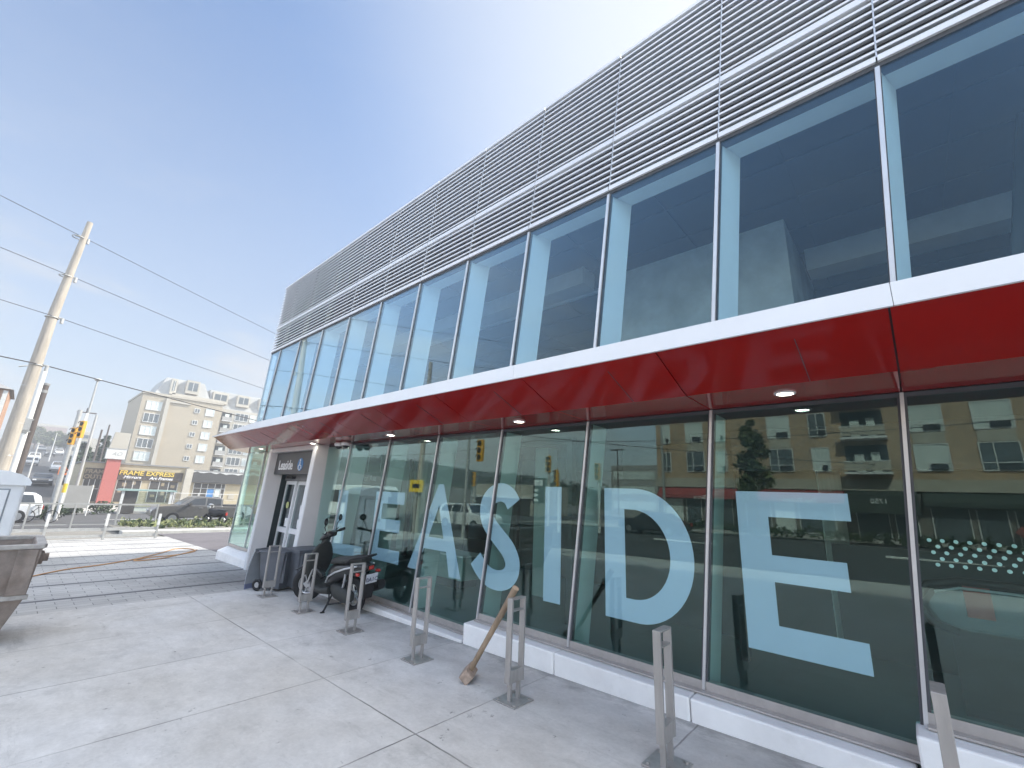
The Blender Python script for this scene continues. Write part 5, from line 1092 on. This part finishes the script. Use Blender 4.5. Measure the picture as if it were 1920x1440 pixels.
# low buildings, pylon sign, poles and signals over the road
t = thing('low_store', 'low beige store building across the crossing, mirrored in the glass', 'store', (-42, -37, -.9)); 
mb = B('beige2'); mb.box(-6, 5.4, -8, 0, -.5, 4.0); mb.build('wall', None, t); mb = B('shopd'); mb.box(-5.5, 5, .0, .04, 0, 2.1); mb.build('shop_window', None, t); mb = B('polew'); mb.box(-6.1, 5.5, -.1, .3, 2.2, 2.45); mb.build('fascia', None, t)
t = thing('corner_office', 'grey three storey building beyond the crossing, mirrored in the glass', 'building', (-30, -52, -.7)); 
mb = B('conc2'); mb.box(-3.6, 3.6, -10, 0, -.5, 7.4); mb.build('wall', None, t)
for k in range(3): mb = B('wblind'); mb.box(-3.2, 3.2, .0, .05, 1.2 + k * 2.1, 2.3 + k * 2.1); mb.build('window_band', None, t)
t = thing('pylon_sign', 'black pylon sign with white panels beside the store, mirrored in the glass', 'sign', (-31.7, -32, -.7))
mb = B('black'); mb.box(-.75, .75, -.15, .15, 1.6, 4.4); mb.build('sign_box', None, t); mb = B('poleg'); mb.cyl((0, 0, 0), (0, 0, 1.6), .1, 8); mb.build('post', None, t)
mb = B('whitetext'); mb.box(-.65, .1, .151, .17, 3.55, 4.2); mb.box(.2, .65, .151, .17, 3.55, 4.2)
for k in range(3): mb.box(-.6, .0, .151, .17, 1.8 + k * .55, 2.1 + k * .55)
mb.build('sign_panel', None, t)
t = mast('utility_pole', 'wooden utility pole with a curved lamp arm at the near kerb, mirrored in the glass', 'utility pole', (-18.8, -5.9 + .15, zg(-19, 0)), 9., .16, .1, 'pole'); mb = B('poleg'); mb.tube([(0, 0, 4.6), (.9, 0, 5.1), (1.9, 0, 5.2)], .035, 8); mb.tube([(0, 0, 4.3), (.9, 0, 5.0)], .025, 6); mb.build('lamp_arm', None, t)
t = thing('notice_board', 'yellow notice board on a short post at the kerb, mirrored in the glass', 'sign', (-18.7, -5.5, zg(-18.7, 0)))
mb = B('ystripe'); mb.box(-.55, .55, -.03, .03, 2.0, 2.6); mb.m(M['dark']); mb.box(-.3, .3, .031, .036, 2.2, 2.4); mb.build('sign_board', None, t); mb = B('poleg'); mb.cyl((0, -.06, 0), (0, -.06, 2.5), .04, 8); mb.build('post', None, t)
sg = 'traffic signals mirrored in the storefront glass'
signal('traffic_signal', 'large yellow traffic signal high at the near kerb, mirrored in the glass', (-15.4, -5.9, zg(-16, 0)), 4.9, [(-1.0, 3.9)], R(180 - 90), 'poleg', -1., sg)
signal('traffic_signal', 'yellow traffic signal on a grey pole at the left of the mirrored crossing', (-23.3, -14, -.5), 3.4, [(0, 3.15)], R(110), 'poleg', None, sg)
signal('traffic_signal', 'tall yellow traffic signal in the middle of the mirrored crossing', (-16.7, -14, -.37), 4.6, [(0, 4.0)], R(70), 'polew', None, sg)
signal('traffic_signal', 'low yellow traffic signal right of the mirrored crossing', (-15.7, -13.7, -.35), 3.4, [(0, 3.1)], R(120), 'polew', None, sg)
signal('traffic_signal', 'small yellow traffic signal at the right end of the mirrored crossing', (-14.2, -15.8, -.33), 4., [(0, 3.6)], R(90), 'polew', None, sg)
t = mast('street_lamp', 'grey street lamp with a curved arm across the road, mirrored in the glass', 'street lamp', (-12.9, -17 - 5.3, -.25), 9.5, .1, .06, 'poleg'); mb = B('poleg'); mb.tube([(0, 0, 8.4), (-.7, 0, 9.1), (-1.4, 0, 9.1)], .04, 8); mb.box(-1.9, -1.3, -.1, .1, 9.05, 9.15); mb.build('lamp_head', None, t)
for k, (x, y, h, lab) in enumerate(((-26, -40, 8.5, 'thin dark lamp mast behind the crossing, left of the mirrored pair'), (-60, -60, 12, 'twin headed lamp mast before the wooded hill, mirrored in the glass'), (-82, -62, 12, 'single arm lamp mast before the wooded hill, mirrored in the glass'))):
    t = mast('lamp_mast', lab, 'street lamp', (x, y, -1.), h, .1, .06, 'poled', 8); mb = B('poled'); mb.box(-.9, .9, -.15, .15, h, h + .15); mb.build('lamp_head', None, t)
for k, (z, lab) in enumerate(((7.6, 'upper overhead wire along the far kerb'), (6.2, 'lower overhead wire along the far kerb'))):
    pts = [(-60 + q * 3, -21.5, z + .7 * ((q % 12 - 6) / 6) ** 2 - .5) for q in range(34)]
    mb = B('wire'); mb.tube(pts, .02, 5); tag(mb.build('overhead_wire'), lab, 'wire', 'overhead wires along the far kerb')

# ------------------------------------------------------------------ haze in the air over the whole site
hzm, nt_, N_, L_ = newmat('haze_air'); o_ = N_.new('ShaderNodeOutputMaterial'); v_ = N_.new('ShaderNodeVolumePrincipled'); L_.new(v_.outputs[0], o_.inputs['Volume'])
v_.inputs['Color'].default_value = (.93, .95, 1, 1); v_.inputs['Density'].default_value = .0031; v_.inputs['Anisotropy'].default_value = .2
mb = MB().m(hzm); mb.box(-300, 60, -190, 75, -4., 24.); struct(mb.build('haze'), 'stuff')
# ------------------------------------------------------------------ camera
cam = bpy.data.cameras.new('camera'); co = bpy.data.objects.new('camera', cam); COL.objects.link(co)
cr = (0.745276, 0.665414, 0.042282); cd = (-0.136567, 0.214412, -0.967149); cf = (-0.652620, 0.715019, 0.250669)   # camera right, down, forward
co.matrix_world = Matrix((
    (cr[0], -cd[0], -cf[0], 0), (cr[1], -cd[1], -cf[1], 0), (cr[2], -cd[2], -cf[2], 1.6), (0, 0, 0, 1)))
cam.sensor_width = 36.; cam.lens = 810 / 1920 * 36; cam.clip_start = .05; cam.clip_end = 3000
sc.camera = co
# ------------------------------------------------------------------ light and sky
SUN_EL, SUN_AZ = 40., 22.     # azimuth measured from +y towards +x
az = R(SUN_AZ); el = R(SUN_EL)
sv = Vector((math.sin(az) * math.cos(el), math.cos(az) * math.cos(el), math.sin(el)))
sun = bpy.data.lights.new('sun', 'SUN'); so = bpy.data.objects.new('sun', sun); COL.objects.link(so)
sun.energy = 2.6; sun.angle = R(3); sun.color = (1., .95, .86); so.rotation_euler = (-sv).to_track_quat('-Z', 'Y').to_euler()
w = bpy.data.worlds.new('World'); sc.world = w; w.use_nodes = True
N, L = w.node_tree.nodes, w.node_tree.links; N.clear()
out = N.new('ShaderNodeOutputWorld'); bg = N.new('ShaderNodeBackground'); L.new(bg.outputs[0], out.inputs[0]); bg.inputs[1].default_value = .12
sky = N.new('ShaderNodeTexSky'); sky.sky_type = 'NISHITA'; sky.sun_disc = False; sky.sun_elevation = el; sky.sun_rotation = az
sky.air_density = 1.0; sky.dust_density = 2.2; sky.ozone_density = 1.6
tc = N.new('ShaderNodeTexCoord'); sp = N.new('ShaderNodeSeparateXYZ'); L.new(tc.outputs['Generated'], sp.inputs[0])
def mrange(v, a, b, c, d, smooth=False):
    q = N.new('ShaderNodeMapRange'); q.inputs[1].default_value = a; q.inputs[2].default_value = b; q.inputs[3].default_value = c; q.inputs[4].default_value = d
    if smooth: q.interpolation_type = 'SMOOTHSTEP'
    L.new(v, q.inputs[0]); return q.outputs[0]
# soft wispy cloud low in the sky
mp = N.new('ShaderNodeMapping'); mp.inputs['Scale'].default_value = (1.6, 1.6, 5.2); L.new(tc.outputs['Generated'], mp.inputs[0])
nz = N.new('ShaderNodeTexNoise'); nz.inputs['Scale'].default_value = 1.5; nz.inputs['Detail'].default_value = 8; nz.inputs['Roughness'].default_value = .55; nz.inputs['Distortion'].default_value = .35; L.new(mp.outputs[0], nz.inputs['Vector'])
cl_f = math_node(N, L, 'MULTIPLY', mrange(nz.outputs[0], .45, .68, 0, .85, True), mrange(sp.outputs[2], .18, .58, 1, .04))
# haze towards the horizon
hazef = mrange(sp.outputs[2], -.02, .75, .85, .12)
hz = N.new('ShaderNodeMix'); hz.data_type = 'RGBA'; L.new(hazef, hz.inputs[0]); sk2 = N.new('ShaderNodeVectorMath'); sk2.operation = 'MULTIPLY'; L.new(sky.outputs[0], sk2.inputs[0]); sk2.inputs[1].default_value = (.47, .63, .75); L.new(sk2.outputs[0], hz.inputs[6]); hz.inputs[7].default_value = (1.84, 1.92, 2.0, 1)
fm = N.new('ShaderNodeMix'); fm.data_type = 'RGBA'; L.new(cl_f, fm.inputs[0]); L.new(hz.outputs[2], fm.inputs[6]); fm.inputs[7].default_value = (2.15, 2.16, 2.2, 1)
# unseen bright cap overhead, added as fill light for the shaded plaza;
# sky behind the camera and to the right is brightened as added fill
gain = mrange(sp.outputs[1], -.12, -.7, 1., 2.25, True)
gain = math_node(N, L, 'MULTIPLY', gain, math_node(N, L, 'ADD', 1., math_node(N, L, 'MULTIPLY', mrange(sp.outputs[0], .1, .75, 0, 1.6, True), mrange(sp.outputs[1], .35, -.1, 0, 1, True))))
dt = N.new('ShaderNodeVectorMath'); dt.operation = 'DOT_PRODUCT'; L.new(tc.outputs['Generated'], dt.inputs[0]); dt.inputs[1].default_value = tuple(sv)
aur = mrange(dt.outputs['Value'], .36, .96, 0, .85, True)      # hazy aureole round the sun
am = N.new('ShaderNodeMix'); am.data_type = 'RGBA'; L.new(aur, am.inputs[0]); L.new(fm.outputs[2], am.inputs[6]); am.inputs[7].default_value = (2.6, 2.62, 2.6, 1)
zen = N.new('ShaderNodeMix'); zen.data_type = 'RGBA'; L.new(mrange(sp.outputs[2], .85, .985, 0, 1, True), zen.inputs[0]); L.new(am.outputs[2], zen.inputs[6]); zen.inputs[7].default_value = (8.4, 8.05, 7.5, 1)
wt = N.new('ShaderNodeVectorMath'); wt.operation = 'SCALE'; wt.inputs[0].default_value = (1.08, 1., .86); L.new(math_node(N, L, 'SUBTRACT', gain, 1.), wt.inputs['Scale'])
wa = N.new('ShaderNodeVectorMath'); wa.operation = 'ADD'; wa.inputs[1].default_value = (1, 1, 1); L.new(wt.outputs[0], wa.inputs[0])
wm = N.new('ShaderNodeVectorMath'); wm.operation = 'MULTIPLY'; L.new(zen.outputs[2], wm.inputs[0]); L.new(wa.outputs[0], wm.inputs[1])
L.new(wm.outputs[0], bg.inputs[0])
sc.view_settings.view_transform = 'Standard'; sc.view_settings.look = 'None'; sc.view_settings.gamma = 1; sc.view_settings.exposure = 1.66
sc.cycles.max_bounces = 8; sc.cycles.glossy_bounces = 5; sc.cycles.transparent_max_bounces = 24; sc.cycles.transmission_bounces = 6
sc.cycles.caustics_reflective = False; sc.cycles.caustics_refractive = False
